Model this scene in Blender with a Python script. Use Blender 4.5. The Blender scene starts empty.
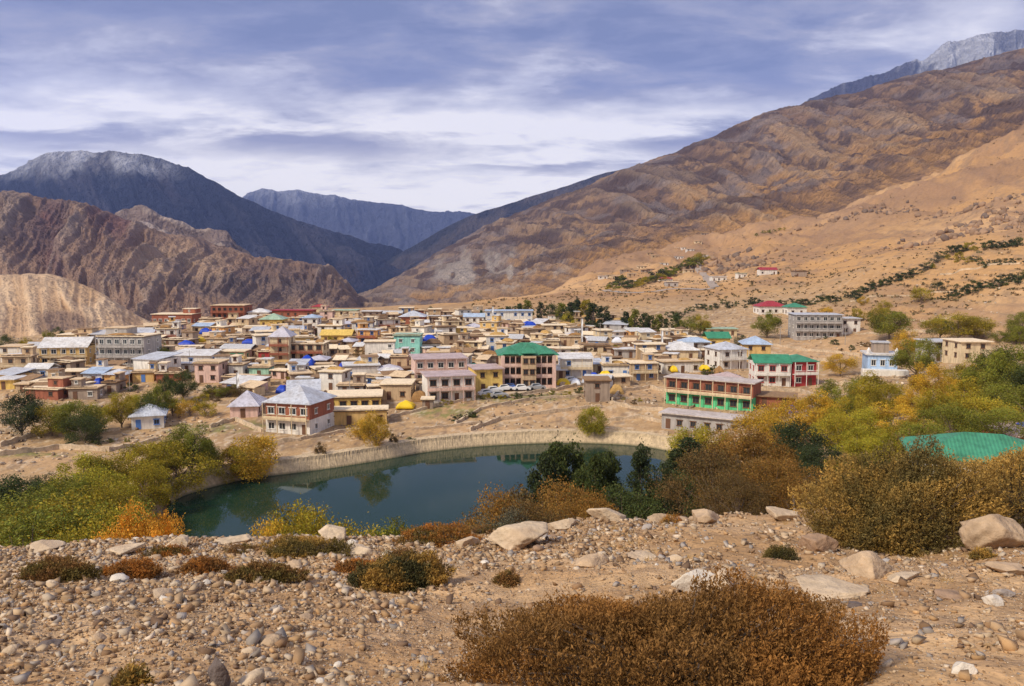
import bpy, bmesh, math, random
import numpy as np
from mathutils import Vector, Matrix
R = math.radians
sc = bpy.context.scene
COL = sc.collection
# ------------------------------------------------------------------ camera
CAMZ = 36.0; PITCH = R(5.6); FPX = 796.44
cam = bpy.data.objects.new('camera', bpy.data.cameras.new('camera')); COL.objects.link(cam)
cam.data.lens = 28; cam.data.sensor_width = 36; cam.data.clip_end = 60000; cam.data.clip_start = .1
cam.location = (0, 0, CAMZ); cam.rotation_euler = (R(90) - PITCH, 0, 0)
sc.camera = cam
# ------------------------------------------------------------------ light
SUN_EL, SUN_AZ = R(42), R(232)          # azimuth clockwise from +Y: the sun stands behind the camera, to its left
sd = bpy.data.lights.new('sun', 'SUN'); sun = bpy.data.objects.new('sun', sd); COL.objects.link(sun)
sd.energy = 3.3; sd.angle = R(9); sd.color = (1, .89, .72)
sdir = Vector((math.sin(SUN_AZ) * math.cos(SUN_EL), math.cos(SUN_AZ) * math.cos(SUN_EL), math.sin(SUN_EL)))
sun.rotation_euler = (-sdir).to_track_quat('-Z', 'Y').to_euler()
sc.view_settings.view_transform = 'Standard'; sc.view_settings.look = 'None'
sc.view_settings.exposure = 0.17; sc.view_settings.gamma = 1; sc.view_settings.use_curve_mapping = False
# ------------------------------------------------------------------ sky
def NN(nt, t, **k):
    n = nt.nodes.new(t)
    for a, b in k.items():
        if a in n.inputs: n.inputs[a].default_value = b
        else: setattr(n, a, b)
    return n
def math_n(nt, op, a, b=None, clamp=False):
    n = nt.nodes.new('ShaderNodeMath'); n.operation = op; n.use_clamp = clamp
    for i, x in enumerate((a, b)):
        if x is None: continue
        if isinstance(x, (int, float)): n.inputs[i].default_value = x
        else: nt.links.new(x, n.inputs[i])
    return n.outputs[0]
def mixc(nt, f, a, b, mode='MIX'):
    n = nt.nodes.new('ShaderNodeMix'); n.data_type = 'RGBA'; n.blend_type = mode; n.clamp_factor = True
    for i, x in ((0, f), (6, a), (7, b)):
        if isinstance(x, (int, float)): n.inputs[i].default_value = x
        elif isinstance(x, tuple): n.inputs[i].default_value = (*x, 1)
        else: nt.links.new(x, n.inputs[i])
    return n.outputs[2]
def ramp(nt, f, stops):
    n = nt.nodes.new('ShaderNodeValToRGB'); e = n.color_ramp.elements
    while len(e) < len(stops): e.new(.5)
    for q, (p, c) in zip(e, stops):
        q.position = p; q.color = (*(c if isinstance(c, tuple) else (c, c, c)), 1)
    nt.links.new(f, n.inputs[0]); return n.outputs[0]
world = bpy.data.worlds.new('World'); sc.world = world; world.use_nodes = True
nt = world.node_tree; nt.nodes.clear(); L = nt.links.new
sky = NN(nt, 'ShaderNodeTexSky', sky_type='NISHITA', sun_disc=False, sun_elevation=SUN_EL, sun_rotation=SUN_AZ)
sky.altitude = 3600
bg1 = NN(nt, 'ShaderNodeBackground', Strength=.10); L(sky.outputs[0], bg1.inputs[0])
tc = NN(nt, 'ShaderNodeTexCoord'); sep = NN(nt, 'ShaderNodeSeparateXYZ'); L(tc.outputs['Generated'], sep.inputs[0])
zc = math_n(nt, 'MAXIMUM', sep.outputs[2], 0.0); den = math_n(nt, 'ADD', zc, .16)
px = math_n(nt, 'DIVIDE', sep.outputs[0], den); py = math_n(nt, 'DIVIDE', sep.outputs[1], den)
cmb = NN(nt, 'ShaderNodeCombineXYZ'); L(px, cmb.inputs[0]); L(py, cmb.inputs[1])
def cnoise(scale, sx, sy, detail, off, rough=.55, dist=0.):
    mp = NN(nt, 'ShaderNodeMapping'); L(cmb.outputs[0], mp.inputs[0]); mp.inputs[1].default_value = off; mp.inputs[3].default_value = (sx, sy, 1)
    n = NN(nt, 'ShaderNodeTexNoise', Scale=scale, Detail=detail, Roughness=rough, Distortion=dist); L(mp.outputs[0], n.inputs[0]); return n.outputs[0]
n1 = cnoise(1.1, 1, 1.0, 7, (3.3, 1.2, 0), .55, .4)
n2 = cnoise(2.6, 1, 1.6, 7, (7.1, 4.4, 0), .6, .3)
n3 = cnoise(.33, 1, 1, 3, (1.4, 8.6, 0))
# cloud banks placed by compass direction and elevation, their edges broken by noise
az = math_n(nt, 'DIVIDE', sep.outputs[0], math_n(nt, 'MAXIMUM', sep.outputs[1], .05)); ez = sep.outputs[2]
w1 = math_n(nt, 'SUBTRACT', n1, .5); w2 = math_n(nt, 'SUBTRACT', n2, .5)
def blob(u, v, ru, rv, soft=.6):
    e0 = math.sin(math.atan((343 - v) / FPX) - PITCH)
    a_ = math_n(nt, 'DIVIDE', math_n(nt, 'SUBTRACT', math_n(nt, 'ADD', az, math_n(nt, 'MULTIPLY', w1, .35)), (u - 512) / FPX), ru / FPX)
    b_ = math_n(nt, 'DIVIDE', math_n(nt, 'SUBTRACT', math_n(nt, 'ADD', ez, math_n(nt, 'MULTIPLY', w2, .06)), e0), rv / FPX)
    r_ = math_n(nt, 'SQRT', math_n(nt, 'ADD', math_n(nt, 'MULTIPLY', a_, a_), math_n(nt, 'MULTIPLY', b_, b_)))
    r_ = math_n(nt, 'ADD', r_, math_n(nt, 'MULTIPLY', w2, 1.2))
    return ramp(nt, r_, [(max(0, 1 - soft) * .7, 1.), (1., 0.)])
low = ramp(nt, zc, [(0.0, .95), (.12, .93), (.20, .62), (.27, .36), (.36, .30), (.6, .45)])
n4 = cnoise(5.5, 1, 1.3, 6, (1.1, 9.4, 0), .62, .2); w4 = math_n(nt, 'SUBTRACT', n4, .5)
d = math_n(nt, 'ADD', math_n(nt, 'ADD', math_n(nt, 'MULTIPLY', w1, 1.1), math_n(nt, 'MULTIPLY', w2, 1.1)), math_n(nt, 'MULTIPLY', w4, .55))
br = math_n(nt, 'ADD', low, d, False)
for (u, v, ru, rv, k) in [(470, 62, 330, 45, -.30), (250, 5, 400, 40, -.18), (760, 80, 190, 55, -.26), (700, 118, 130, 18, .3), (980, 60, 60, 40, .35), (30, 135, 160, 18, .2), (60, 60, 200, 60, .12), (540, 128, 170, 22, .35), (120, 112, 220, 18, .22), (900, 10, 200, 30, .15), (380, 190, 330, 20, .2)]:
    br = math_n(nt, 'ADD', br, math_n(nt, 'MULTIPLY', blob(u, v, ru, rv, .9), k))
br = math_n(nt, 'MAXIMUM', math_n(nt, 'MINIMUM', br, 1.), 0.)
cc = ramp(nt, br, [(0, (.19, .225, .37)), (.22, (.27, .295, .44)), (.45, (.42, .42, .52)), (.7, (.76, .74, .79)), (1, (1.26, 1.19, 1.12))])
for (u, v, ru, rv, k) in [(330, 148, 210, 17, .85), (560, 168, 110, 9, .75), (665, 146, 80, 14, .9), (70, 158, 210, 10, .7), (740, 100, 70, 10, .4)]:
    cc = mixc(nt, math_n(nt, 'MULTIPLY', blob(u, v, ru, rv, .8), k), cc, (.30, .30, .42))
bg2 = NN(nt, 'ShaderNodeBackground', Strength=1.0); L(cc, bg2.inputs[0])
cov = ramp(nt, n3, [(.30, .90), (.5, 1)])
mx = NN(nt, 'ShaderNodeMixShader'); L(cov, mx.inputs[0]); L(bg1.outputs[0], mx.inputs[1]); L(bg2.outputs[0], mx.inputs[2])
wo = NN(nt, 'ShaderNodeOutputWorld'); L(mx.outputs[0], wo.inputs[0])

# ------------------------------------------------------------------ maths
cp, sp = math.cos(PITCH), math.sin(PITCH)
def at(u, v, Y):
    x = (np.asarray(u, float) - 512) / FPX; c = (343 - np.asarray(v, float)) / FPX
    dy = cp + c * sp; dz = c * cp - sp; k = Y / dy
    return x * k, np.asarray(Y, float) + 0 * x, CAMZ + dz * k
def proj(X, Y, Z):
    z = np.asarray(Z, float) - CAMZ; f = Y * cp - z * sp; f = np.maximum(f, .1); c = Y * sp + z * cp
    return 512 + FPX * X / f, 343 - FPX * c / f
def hsh(i, j, s):
    h = (i * 374761393 + j * 668265263 + s * 1442695041) & 0xffffffff
    h = ((h ^ (h >> 13)) * 1274126177) & 0xffffffff; h = (h ^ (h >> 16))
    return (h & 0xffff) / 65535.0
def vn(x, y, s=0):
    x = np.asarray(x, float); y = np.asarray(y, float)
    i = np.floor(x).astype(np.int64); j = np.floor(y).astype(np.int64); fx = x - i; fy = y - j
    fx = fx * fx * fx * (fx * (fx * 6 - 15) + 10); fy = fy * fy * fy * (fy * (fy * 6 - 15) + 10)
    a = hsh(i, j, s); b = hsh(i + 1, j, s); c = hsh(i, j + 1, s); d_ = hsh(i + 1, j + 1, s)
    return (a + (b - a) * fx) * (1 - fy) + (c + (d_ - c) * fx) * fy
def fbm(x, y, o=5, s=0, g=.5):
    r = 0; a = 1; t = 0
    ca, sa = math.cos(.6), math.sin(.6)
    for k in range(o):
        r = r + a * vn(x, y, s + k * 17); t += a; a *= g; x, y = (x * ca - y * sa) * 2.03 + 5.1, (x * sa + y * ca) * 2.03 + 1.7
    return r / t
def gully(x, y, o=7, s=0, g=.64):
    r = 0; a = 1; t = 0
    for k in range(o):
        n = 1 - np.abs(2 * vn(x, y, s + k * 13) - 1); r = r + a * n * n; t += a; a *= g; x = x * 2.13 + 1.7 + n * .12; y = y * 1.45 + 5.1
    return r / t
def ridg(x, y, o=5, s=0, g=.5):
    r = 0; a = 1; t = 0
    for k in range(o):
        r = r + a * (1 - np.abs(2 * vn(x, y, s + k * 17) - 1)); t += a; a *= g; x = x * 2.1 + 3.3; y = y * 2.1 + 7.7
    return r / t
def sstep(a, b, x): t = np.clip((x - a) / (b - a), 0, 1); return t * t * (3 - 2 * t)
UC = [-300, 0, 100, 200, 300, 400, 500, 600, 700, 800, 900, 1024, 1300]
ROWS = [
 (-25, [37.5] * 13), (0, [34.4] * 11 + [34.5, 34.8]),
 (4.5, [686j] * 9 + [684j, 680j, 676j, 670j]),
 (8, [612j] * 7 + [608j, 604j, 600j, 598j, 594j, 590j]),
 (12, [575j, 575j, 574j, 572j, 570j, 568j, 566j, 562j, 560j, 556j, 552j, 550j, 545j]),
 (18, [550j, 549j, 547j, 544j, 538j, 532j, 528j, 519j, 519j, 513j, 509j, 504j, 495j]),
 (24, [26] * 6 + [26.3, 27.2, 27.5, 27.9, 28, 28, 28.5]),
 (40, [18] * 6 + [19, 21, 22, 22.6, 23, 23.3, 24]),
 (60, [8, 8, 8, 8, 8, 9, 10, 13, 15, 16.5, 17.5, 18.4, 20]),
 (80, [2, 2, 1.5, 1.5, 1.5, 1.5, 1.5, 7, 11, 14, 16, 17.5, 19]),
 (100, [1.5, 1.5, 1.5, 1, 1, 1, 1, 3, 8, 11, 14, 16.5, 18]),
 (130, [1.5, 1.5, 1.5, 1.8, 1.5, 1.5, 1.5, 1.8, 4, 8, 11, 15.5, 18]),
 (150, [2, 2, 2, 2, 2, 2, 2, 2, 3, 7, 10, 15, 18]),
 (168, [2.4] * 7 + [2.5, 3.4, 5.5, 9, 13, 18]),
 (180, [3.5, 3.5, 3.5, 3.8, 4, 4, 4, 4, 4.5, 5, 8, 12, 18]),
 (210, [5.5, 5.5, 5.5, 5.7, 5.7, 5.7, 5.7, 5.7, 5.5, 5.2, 7.6, 12.5, 20]),
 (235, [6.6] * 9 + [6.6, 9.2, 13.9, 23]),
 (265, [7.7] * 9 + [7.9, 11, 18.5, 28]),
 (290, [6, 8.2, 8.3, 8.3, 8.3, 8.3, 8.3, 8.3, 8.2, 8.8, 13, 23.3, 32]),
 (340, [0, 4.5, 9.2] + [9.2] * 5 + [9.5, 11, 20, 32, 42]),
 (400, [-12, -9, 4, 9.8, 11, 11, 11, 11, 12.5, 16, 30, 45, 60]),
 (450, [-30, -28, -10, 4, 11.3, 12, 12.3, 13.5, 16, 22, 41, 57, 75]),
 (490, [-60, -50, -30, -15, 5, 11, 301j, 297j, 293j, 281j, 259j, 240j, 215j]),
 (600, [-80, -80, -70, -70, -60, -10, 299j, 290j, 283j, 268j, 245j, 221j, 190j]),
 (800, [-180] * 4 + [-170, -90, -20, 277j, 267j, 248j, 217j, 178j, 120j]),
 (1000, [-220] * 5 + [-180, -90, 261j, 246j, 217j, 176j, 127j, 50j]),
 (1250, [-260] * 6 + [-160, -60, -20, 20, 60, 90, 120]),
 (1600, [-300] * 7 + [-120, -30, 40, 140, 240, 300]),
]
RY = np.array([r[0] for r in ROWS], float)
SC = (np.array(UC) - 512) / FPX
RZ = np.array([[float(at(512, v.imag, Y)[2]) if isinstance(v, complex) else v for v in vals] for Y, vals in ROWS])
def lake_pts():
    out = []
    for u, v in [(158, 548), (163, 520), (172, 500), (205, 489), (246, 479), (285, 474.5), (325, 469.5), (360, 464), (390, 459), (415, 454), (440, 450.5), (480, 446.5), (525, 444), (571, 443), (620, 444.5), (655, 448), (680, 455), (700, 468), (706, 485)]:
        # water lies at z = 0
        c = (343 - v) / FPX; dy = cp + c * sp; dz = c * cp - sp; k = -CAMZ / dz
        out.append(((u - 512) / FPX * k, dy * k))
    out += [(24, 112), (10, 98), (-12, 94), (-32, 93), (-46, 96)]
    return np.array(out)
LK = lake_pts()
def smooth_poly(P, it=2):
    for _ in range(it):
        Q = np.roll(P, -1, 0); P = np.stack([.75 * P + .25 * Q, .25 * P + .75 * Q], 1).reshape(-1, 2)
    return P
LK = smooth_poly(LK)
def sdist(X, Y, P=LK):
    X = np.asarray(X, float); Y = np.asarray(Y, float); d = np.full(X.shape, 1e9); ins = np.zeros(X.shape, bool)
    for k in range(len(P)):
        a = P[k]; b = P[(k + 1) % len(P)]; e = b - a; t = np.clip(((X - a[0]) * e[0] + (Y - a[1]) * e[1]) / (e @ e + 1e-9), 0, 1)
        d = np.minimum(d, np.hypot(X - a[0] - t * e[0], Y - a[1] - t * e[1]))
        c = ((a[1] > Y) != (b[1] > Y)) & (X < (b[0] - a[0]) * (Y - a[1]) / (b[1] - a[1] + 1e-12) + a[0]); ins ^= c
    return np.where(ins, -d, d)
def hraw(X, Y):
    X = np.asarray(X, float); Y = np.asarray(Y, float)
    s = X / np.maximum(Y, 6); k = np.clip(np.searchsorted(RY, Y) - 1, 0, len(RY) - 2)
    t = np.clip((Y - RY[k]) / (RY[k + 1] - RY[k]), 0, 1)
    j = np.clip(np.searchsorted(SC, s) - 1, 0, len(SC) - 2); a = np.clip((s - SC[j]) / (SC[j + 1] - SC[j]), 0, 1); a = a * a * (3 - 2 * a) * .6 + a * .4
    z0 = RZ[k, j] * (1 - a) + RZ[k, j + 1] * a; z1 = RZ[k + 1, j] * (1 - a) + RZ[k + 1, j + 1] * a
    z = z0 * (1 - t) + z1 * t
    return z
def height(X, Y, fine=True):
    X = np.asarray(X, float); Y = np.asarray(Y, float); z = hraw(X, Y)
    if fine:
        w1 = sstep(1, 5, Y) * (1 - sstep(22, 45, Y))
        z = z + w1 * ((fbm(X * .35, Y * .35, 4, 3) - .5) * .55 + (fbm(X * 1.6, Y * 1.6, 3, 9) - .5) * .12)
        w2 = sstep(110, 150, Y) * (1 - sstep(420, 480, Y))
        z = z + w2 * (fbm(X * .05, Y * .05, 4, 5) - .5) * 1.3
        w3 = sstep(380, 520, Y); rt = sstep(-.1, .5, X / np.maximum(Y, 6))
        amp = 1.5 + 22 * sstep(450, 1100, Y)
        z = z + w3 * (fbm(X * .012, Y * .012, 6, 21, .55) - .5) * amp * 2 + w3 * (fbm(X * .07, Y * .05, 5, 27, .6) - .5) * (1 + 7 * sstep(450, 900, Y)) + w3 * (ridg(X * .03 + Y * .006, Y * .012, 4, 31) - .5) * amp * .5
        # terraces on the hillside at the right
        w4 = sstep(200, 240, Y) * (1 - sstep(400, 440, Y)) * sstep(.38, .46, X / np.maximum(Y, 6))
        q = z / 2.4; z = z + w4 * ((np.floor(q) + sstep(.55, .95, q - np.floor(q))) * 2.4 - z) * .8
    m = (Y > 60) & (Y < 200) & (np.abs(X) < 90)
    if np.any(m):
        sdv = np.full(X.shape, 99.); sdv[m] = sdist(X[m], Y[m]) if X.ndim else sdist(X, Y)
        z = np.where(sdv < 0, -1.6, np.where(sdv < 3, -1.6 + (z + 1.6) * sdv / 3, z))
    return z
def H1(x, y): return float(height(np.array([x]), np.array([y]))[0])
def hit(u, v):
    Ys = np.concatenate([np.linspace(2, 60, 800), np.linspace(60.1, 500, 2600), np.linspace(501, 1500, 1500)])
    X, Y, Z = at(u, v, Ys); g = height(X, Ys); m = np.nonzero(Z <= g)[0]
    if len(m) == 0: return None
    # skip the crest of the foreground slope when the pixel lies above it
    i = m[0]; return float(X[i]), float(Ys[i]), float(g[i])

# ------------------------------------------------------------------ mesh helpers
def mk(name, V, F, mat=None, parent=None, col=None, smooth=False, fidx=None, mats=None):
    V = np.asarray(V, np.float32); me = bpy.data.meshes.new(name)
    if isinstance(F, np.ndarray):
        n, k = F.shape; me.vertices.add(len(V)); me.vertices.foreach_set('co', V.ravel()); me.loops.add(n * k)
        me.loops.foreach_set('vertex_index', F.ravel().astype(np.int32)); me.polygons.add(n)
        me.polygons.foreach_set('loop_start', np.arange(0, n * k, k, dtype=np.int32))
        try: me.polygons.foreach_set('loop_total', np.full(n, k, np.int32))
        except Exception: pass
        me.update(calc_edges=True)
    else:
        me.from_pydata(V.tolist(), [], F)
    if mats:
        for m in mats: me.materials.append(m)
    elif mat: me.materials.append(mat)
    if fidx is not None: me.polygons.foreach_set('material_index', np.asarray(fidx, np.int32))
    if col is not None:
        a = me.color_attributes.new('Col', 'FLOAT_COLOR', 'POINT'); c = np.ones((len(V), 4), np.float32); c[:, :3] = col; a.data.foreach_set('color', c.ravel())
    if smooth: me.polygons.foreach_set('use_smooth', np.ones(len(me.polygons), bool))
    o = bpy.data.objects.new(name, me); COL.objects.link(o)
    if parent: o.parent = parent
    return o
class MB:
    def __init__(s): s.V = []; s.F = []; s.I = []
    def add(s, V, F, i=0):
        b = len(s.V); s.V += [tuple(v) for v in V]; s.F += [tuple(b + q for q in f) for f in F]; s.I += [i] * len(F); return s
    def box(s, x0, y0, z0, x1, y1, z1, i=0):
        return s.add([(x0, y0, z0), (x1, y0, z0), (x1, y1, z0), (x0, y1, z0), (x0, y0, z1), (x1, y0, z1), (x1, y1, z1), (x0, y1, z1)],
                     [(3, 2, 1, 0), (4, 5, 6, 7), (0, 1, 5, 4), (1, 2, 6, 5), (2, 3, 7, 6), (3, 0, 4, 7)], i)
    def tube(s, pts, rad, n=6, i=0):
        b = len(s.V); P = [Vector(p) for p in pts]
        for k, p in enumerate(P):
            t = (P[min(k + 1, len(P) - 1)] - P[max(k - 1, 0)]).normalized(); a = t.orthogonal().normalized(); c = t.cross(a)
            r = rad[k] if isinstance(rad, (list, tuple)) else rad
            for q in range(n): an = 2 * math.pi * q / n; s.V.append(tuple(p + (a * math.cos(an) + c * math.sin(an)) * r))
        for k in range(len(P) - 1):
            for q in range(n): s.F.append((b + k * n + q, b + k * n + (q + 1) % n, b + (k + 1) * n + (q + 1) % n, b + (k + 1) * n + q)); s.I.append(i)
        s.F.append(tuple(b + q for q in range(n))[::-1]); s.I.append(i); e = b + (len(P) - 1) * n; s.F.append(tuple(e + q for q in range(n))); s.I.append(i); return s
    def build(s, name, mats, parent=None, smooth=False):
        if not isinstance(mats, (list, tuple)): mats = [mats]
        return mk(name, s.V, s.F, None, parent, fidx=s.I, mats=mats, smooth=smooth)
def tag(o, label=None, cat=None, group=None, kind=None):
    if label: o['label'] = label
    if cat: o['category'] = cat
    if group: o['group'] = group
    if kind: o['kind'] = kind
    return o
def empty(name, loc, rz=0):
    o = bpy.data.objects.new(name, None); COL.objects.link(o); o.location = loc; o.rotation_euler = (0, 0, rz); o.empty_display_size = .3; return o

# ------------------------------------------------------------------ materials
_M = {}
def pmat(name, rgb, rough=.85, vary=.25, scale=1.2, metal=0., bump=.0, spec=.3, dirt=None):
    if name in _M: return _M[name]
    m = bpy.data.materials.new(name); m.use_nodes = True; t = m.node_tree; b = t.nodes['Principled BSDF']
    g = NN(t, 'ShaderNodeNewGeometry'); n = NN(t, 'ShaderNodeTexNoise', Scale=scale, Detail=5., Roughness=.6); t.links.new(g.outputs['Position'], n.inputs[0])
    n_ = NN(t, 'ShaderNodeTexNoise', Scale=scale * .17, Detail=3.); t.links.new(g.outputs['Position'], n_.inputs[0])
    r = ramp(t, math_n(t, 'ADD', math_n(t, 'MULTIPLY', n.outputs[0], .6), math_n(t, 'MULTIPLY', n_.outputs[0], .4)), [(.35, tuple(c * (1 - vary) for c in rgb)), (.62, tuple(min(1, c * (1 + vary * .6)) for c in rgb))])
    if dirt:
        mp = NN(t, 'ShaderNodeMapping'); mp.inputs[3].default_value = (1.6, 1.6, .25); t.links.new(g.outputs['Position'], mp.inputs[0])
        n2_ = NN(t, 'ShaderNodeTexNoise', Scale=1.1, Detail=4.); t.links.new(mp.outputs[0], n2_.inputs[0])
        r = mixc(t, ramp(t, n2_.outputs[0], [(.46, 0.), (.66, .62)]), r, dirt)
    t.links.new(r, b.inputs['Base Color']); b.inputs['Roughness'].default_value = rough; b.inputs['Metallic'].default_value = metal; b.inputs['Specular IOR Level'].default_value = spec
    if bump:
        bp = NN(t, 'ShaderNodeBump', Strength=bump, Distance=.1); t.links.new(n.outputs[0], bp.inputs['Height']); t.links.new(bp.outputs[0], b.inputs['Normal'])
    _M[name] = m; return m
def cmat(name, rough=.95, scales=(.6,), amp=.35, bump=(.4, .2), spec=.15, tint=(1, 1, 1), trans=0.):
    """colour from the Col attribute times procedural noise"""
    if name in _M: return _M[name]
    m = bpy.data.materials.new(name); m.use_nodes = True; t = m.node_tree; b = t.nodes['Principled BSDF']
    a = NN(t, 'ShaderNodeVertexColor', layer_name='Col'); g = NN(t, 'ShaderNodeNewGeometry'); c = a.outputs[0]; h = None
    for q, s in enumerate(scales):
        n = NN(t, 'ShaderNodeTexNoise', Scale=s, Detail=6., Roughness=.62); t.links.new(g.outputs['Position'], n.inputs[0])
        f = ramp(t, n.outputs[0], [(.3, (1 - amp,) * 3), (.7, (1 + amp,) * 3)]) if False else math_n(t, 'ADD', math_n(t, 'MULTIPLY', math_n(t, 'SUBTRACT', n.outputs[0], .5), amp * 4), 1.)
        f = math_n(t, 'MAXIMUM', f, .25)
        vm = NN(t, 'ShaderNodeVectorMath', operation='SCALE'); t.links.new(c, vm.inputs[0]); t.links.new(f, vm.inputs['Scale']); c = vm.outputs[0]
        hh = math_n(t, 'DIVIDE', n.outputs[0], s); h = hh if h is None else math_n(t, 'ADD', h, hh)
    if tint != (1, 1, 1): c = mixc(t, 1., c, tint, 'MULTIPLY')
    t.links.new(c, b.inputs['Base Color']); b.inputs['Roughness'].default_value = rough; b.inputs['Specular IOR Level'].default_value = spec
    if h is not None and bump[0]:
        bp = NN(t, 'ShaderNodeBump', Strength=bump[0], Distance=bump[1]); t.links.new(h, bp.inputs['Height']); t.links.new(bp.outputs[0], b.inputs['Normal'])
    if trans:
        tr = NN(t, 'ShaderNodeBsdfTranslucent'); t.links.new(c, tr.inputs[0]); ms = NN(t, 'ShaderNodeMixShader'); ms.inputs[0].default_value = trans
        t.links.new(b.outputs[0], ms.inputs[1]); t.links.new(tr.outputs[0], ms.inputs[2]); t.links.new(ms.outputs[0], t.nodes['Material Output'].inputs[0])
    _M[name] = m; return m

# ------------------------------------------------------------------ ground
def c3(*c): return np.array(c, float)
TAN = c3(.43, .275, .150); PALE = c3(.58, .42, .24); ORANGE = c3(.50, .285, .12); DUST = c3(.45, .29, .15); GREEN = c3(.16, .18, .05); DARK = c3(.24, .16, .10)
def mixa(c, d_, w): return c * (1 - w[..., None]) + d_ * w[..., None]
def ell(u, v, cu, cv, ru, rv, X, Y): return 1 - sstep(.6, 1.15, np.hypot((u - cu) / ru, (v - cv) / rv) + (fbm(X * .2, Y * .2, 3, 77) - .5) * .7)
GREENS = [(450, 412, 45, 9), (520, 398, 50, 6), (200, 428, 50, 6), (60, 412, 60, 8), (600, 386, 20, 4), (800, 372, 25, 5), (255, 425, 12, 5), (145, 450, 25, 5), (570, 395, 30, 4), (880, 300, 60, 8), (960, 300, 40, 6), (30, 455, 40, 4)]
def gcol(X, Y, Z):
    u, v = proj(X, Y, Z); n = fbm(X * .06, Y * .06, 5, 41); nf = fbm(X * .6, Y * .6, 4, 43); nl = fbm(X * .008, Y * .008, 5, 44)
    c = np.empty(X.shape + (3,)); c[:] = DUST
    c = mixa(c, DARK, sstep(.52, .72, n) * .45); c = mixa(c, PALE, sstep(.55, .75, nf) * .4)
    fore = 1 - sstep(30, 50, Y)
    cf = mixa(np.zeros_like(c) + c3(.42, .255, .125), c3(.55, .365, .20), sstep(.4, .7, fbm(X * .5, Y * .5, 5, 51)))
    cf = mixa(cf, c3(.30, .19, .11), sstep(.5, .75, fbm(X * 2.3 + 4, Y * 2.3, 4, 52)) * .6)
    c = mixa(c, cf, fore)
    c = mixa(c, c3(.30, .21, .13), sstep(35, 60, Y) * (1 - sstep(90, 110, Y)))
    for cu, cv, ru, rv in GREENS: c = mixa(c, GREEN, ell(u, v, cu, cv, ru, rv, X, Y) * (Y > 110) * .75 * sstep(.35, .6, nf))
    for cu, cv, ru, rv in [(545, 414, 75, 8), (640, 393, 48, 7), (45, 462, 80, 6), (190, 418, 40, 7), (810, 348, 60, 12), (820, 392, 40, 6), (480, 430, 60, 5)]: c = mixa(c, c3(.50, .32, .17), ell(u, v, cu, cv, ru, rv, X, Y) * (Y > 110) * .85)
    rub = sstep(120, 140, Y) * (1 - sstep(420, 470, Y)); c = mixa(c, c3(.62, .50, .36), rub * sstep(.60, .72, fbm(X * .9, Y * .5, 4, 57)) * .6); c = mixa(c, c3(.20, .14, .10), rub * sstep(.58, .70, fbm(X * .8 + 30, Y * .4, 4, 58)) * .6)
    far = sstep(400, 520, Y) + 0 * X; rt = sstep(.3, .5, X / np.maximum(Y, 6)) * sstep(215, 270, Y); far = np.maximum(far, rt * .85)
    co = mixa(np.zeros_like(c) + ORANGE, c3(.56, .345, .17), sstep(.42, .65, nl)); co = mixa(co, c3(.33, .195, .11), sstep(.50, .66, fbm(X * .03 + 9, Y * .014, 6, 61, .6)) * .75); co = mixa(co, c3(.25, .17, .11), sstep(.58, .68, fbm(X * .16, Y * .10, 4, 66, .6)) * .6)
    co = mixa(co, c3(.23, .14, .09), sstep(.60, .74, ridg(X * .007 + Y * .002, Y * .004, 4, 63)) * sstep(600, 900, Y) * .7)
    co = mixa(co, c3(.33, .22, .15), sstep(900, 1300, Y) * .6)
    co = mixa(co, c3(.34, .205, .12), sstep(.40, .62, fbm(X * .008 + Y * .003, Y * .006, 6, 68, .6)) * sstep(620, 950, Y) * .5)
    c = mixa(c, co, far)
    return c
nS = 760
Yg = np.concatenate([np.linspace(-25, 3, 26)[:-1], np.geomspace(3, 45, 230)[:-1], np.geomspace(45, 480, 460)[:-1], np.geomspace(480, 1600, 210)])
Sg = np.linspace(-1.05, 1.05, nS)
SS, YY = np.meshgrid(Sg, Yg); XX = SS * np.maximum(YY, 6) * np.where(YY < 20, 1.25, 1); 
wY = np.clip((YY - 12) / 20, 0, 1); XX = SS * (np.maximum(YY, 6) * 1.0 + 6 * (1 - wY))
ZZ = height(XX, YY)
nr, nc = XX.shape; idx = np.arange(nr * nc).reshape(nr, nc)
GF = np.stack([idx[:-1, :-1], idx[:-1, 1:], idx[1:, 1:], idx[1:, :-1]], -1).reshape(-1, 4)
ground_mat = cmat('earth', scales=(.35, 2.6, 17.), amp=.16, bump=(.55, .5))
ground = mk('ground', np.stack([XX, YY, ZZ], -1).reshape(-1, 3), GF, ground_mat, col=gcol(XX, YY, ZZ).reshape(-1, 3), smooth=True)
tag(ground, kind='structure')
# water
wm = bpy.data.materials.new('lake_water'); wm.use_nodes = True; t = wm.node_tree; b = t.nodes['Principled BSDF']
b.inputs['Base Color'].default_value = (.013, .036, .021, 1); b.inputs['Roughness'].default_value = .035; b.inputs['IOR'].default_value = 1.24
g = NN(t, 'ShaderNodeNewGeometry'); n = NN(t, 'ShaderNodeTexNoise', Scale=1.1, Detail=4.); t.links.new(g.outputs['Position'], n.inputs[0])
bp = NN(t, 'ShaderNodeBump', Strength=.05, Distance=.05); t.links.new(n.outputs[0], bp.inputs['Height']); t.links.new(bp.outputs[0], b.inputs['Normal'])
c0 = LK.mean(0); LKo = c0 + (LK - c0) * 1.004
wv = [(x, y, 0) for x, y in LKo] + [(c0[0], c0[1], 0)]
tag(mk('lake_water', wv, [(i, (i + 1) % len(LK), len(LK)) for i in range(len(LK))], wm), kind='structure')

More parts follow.
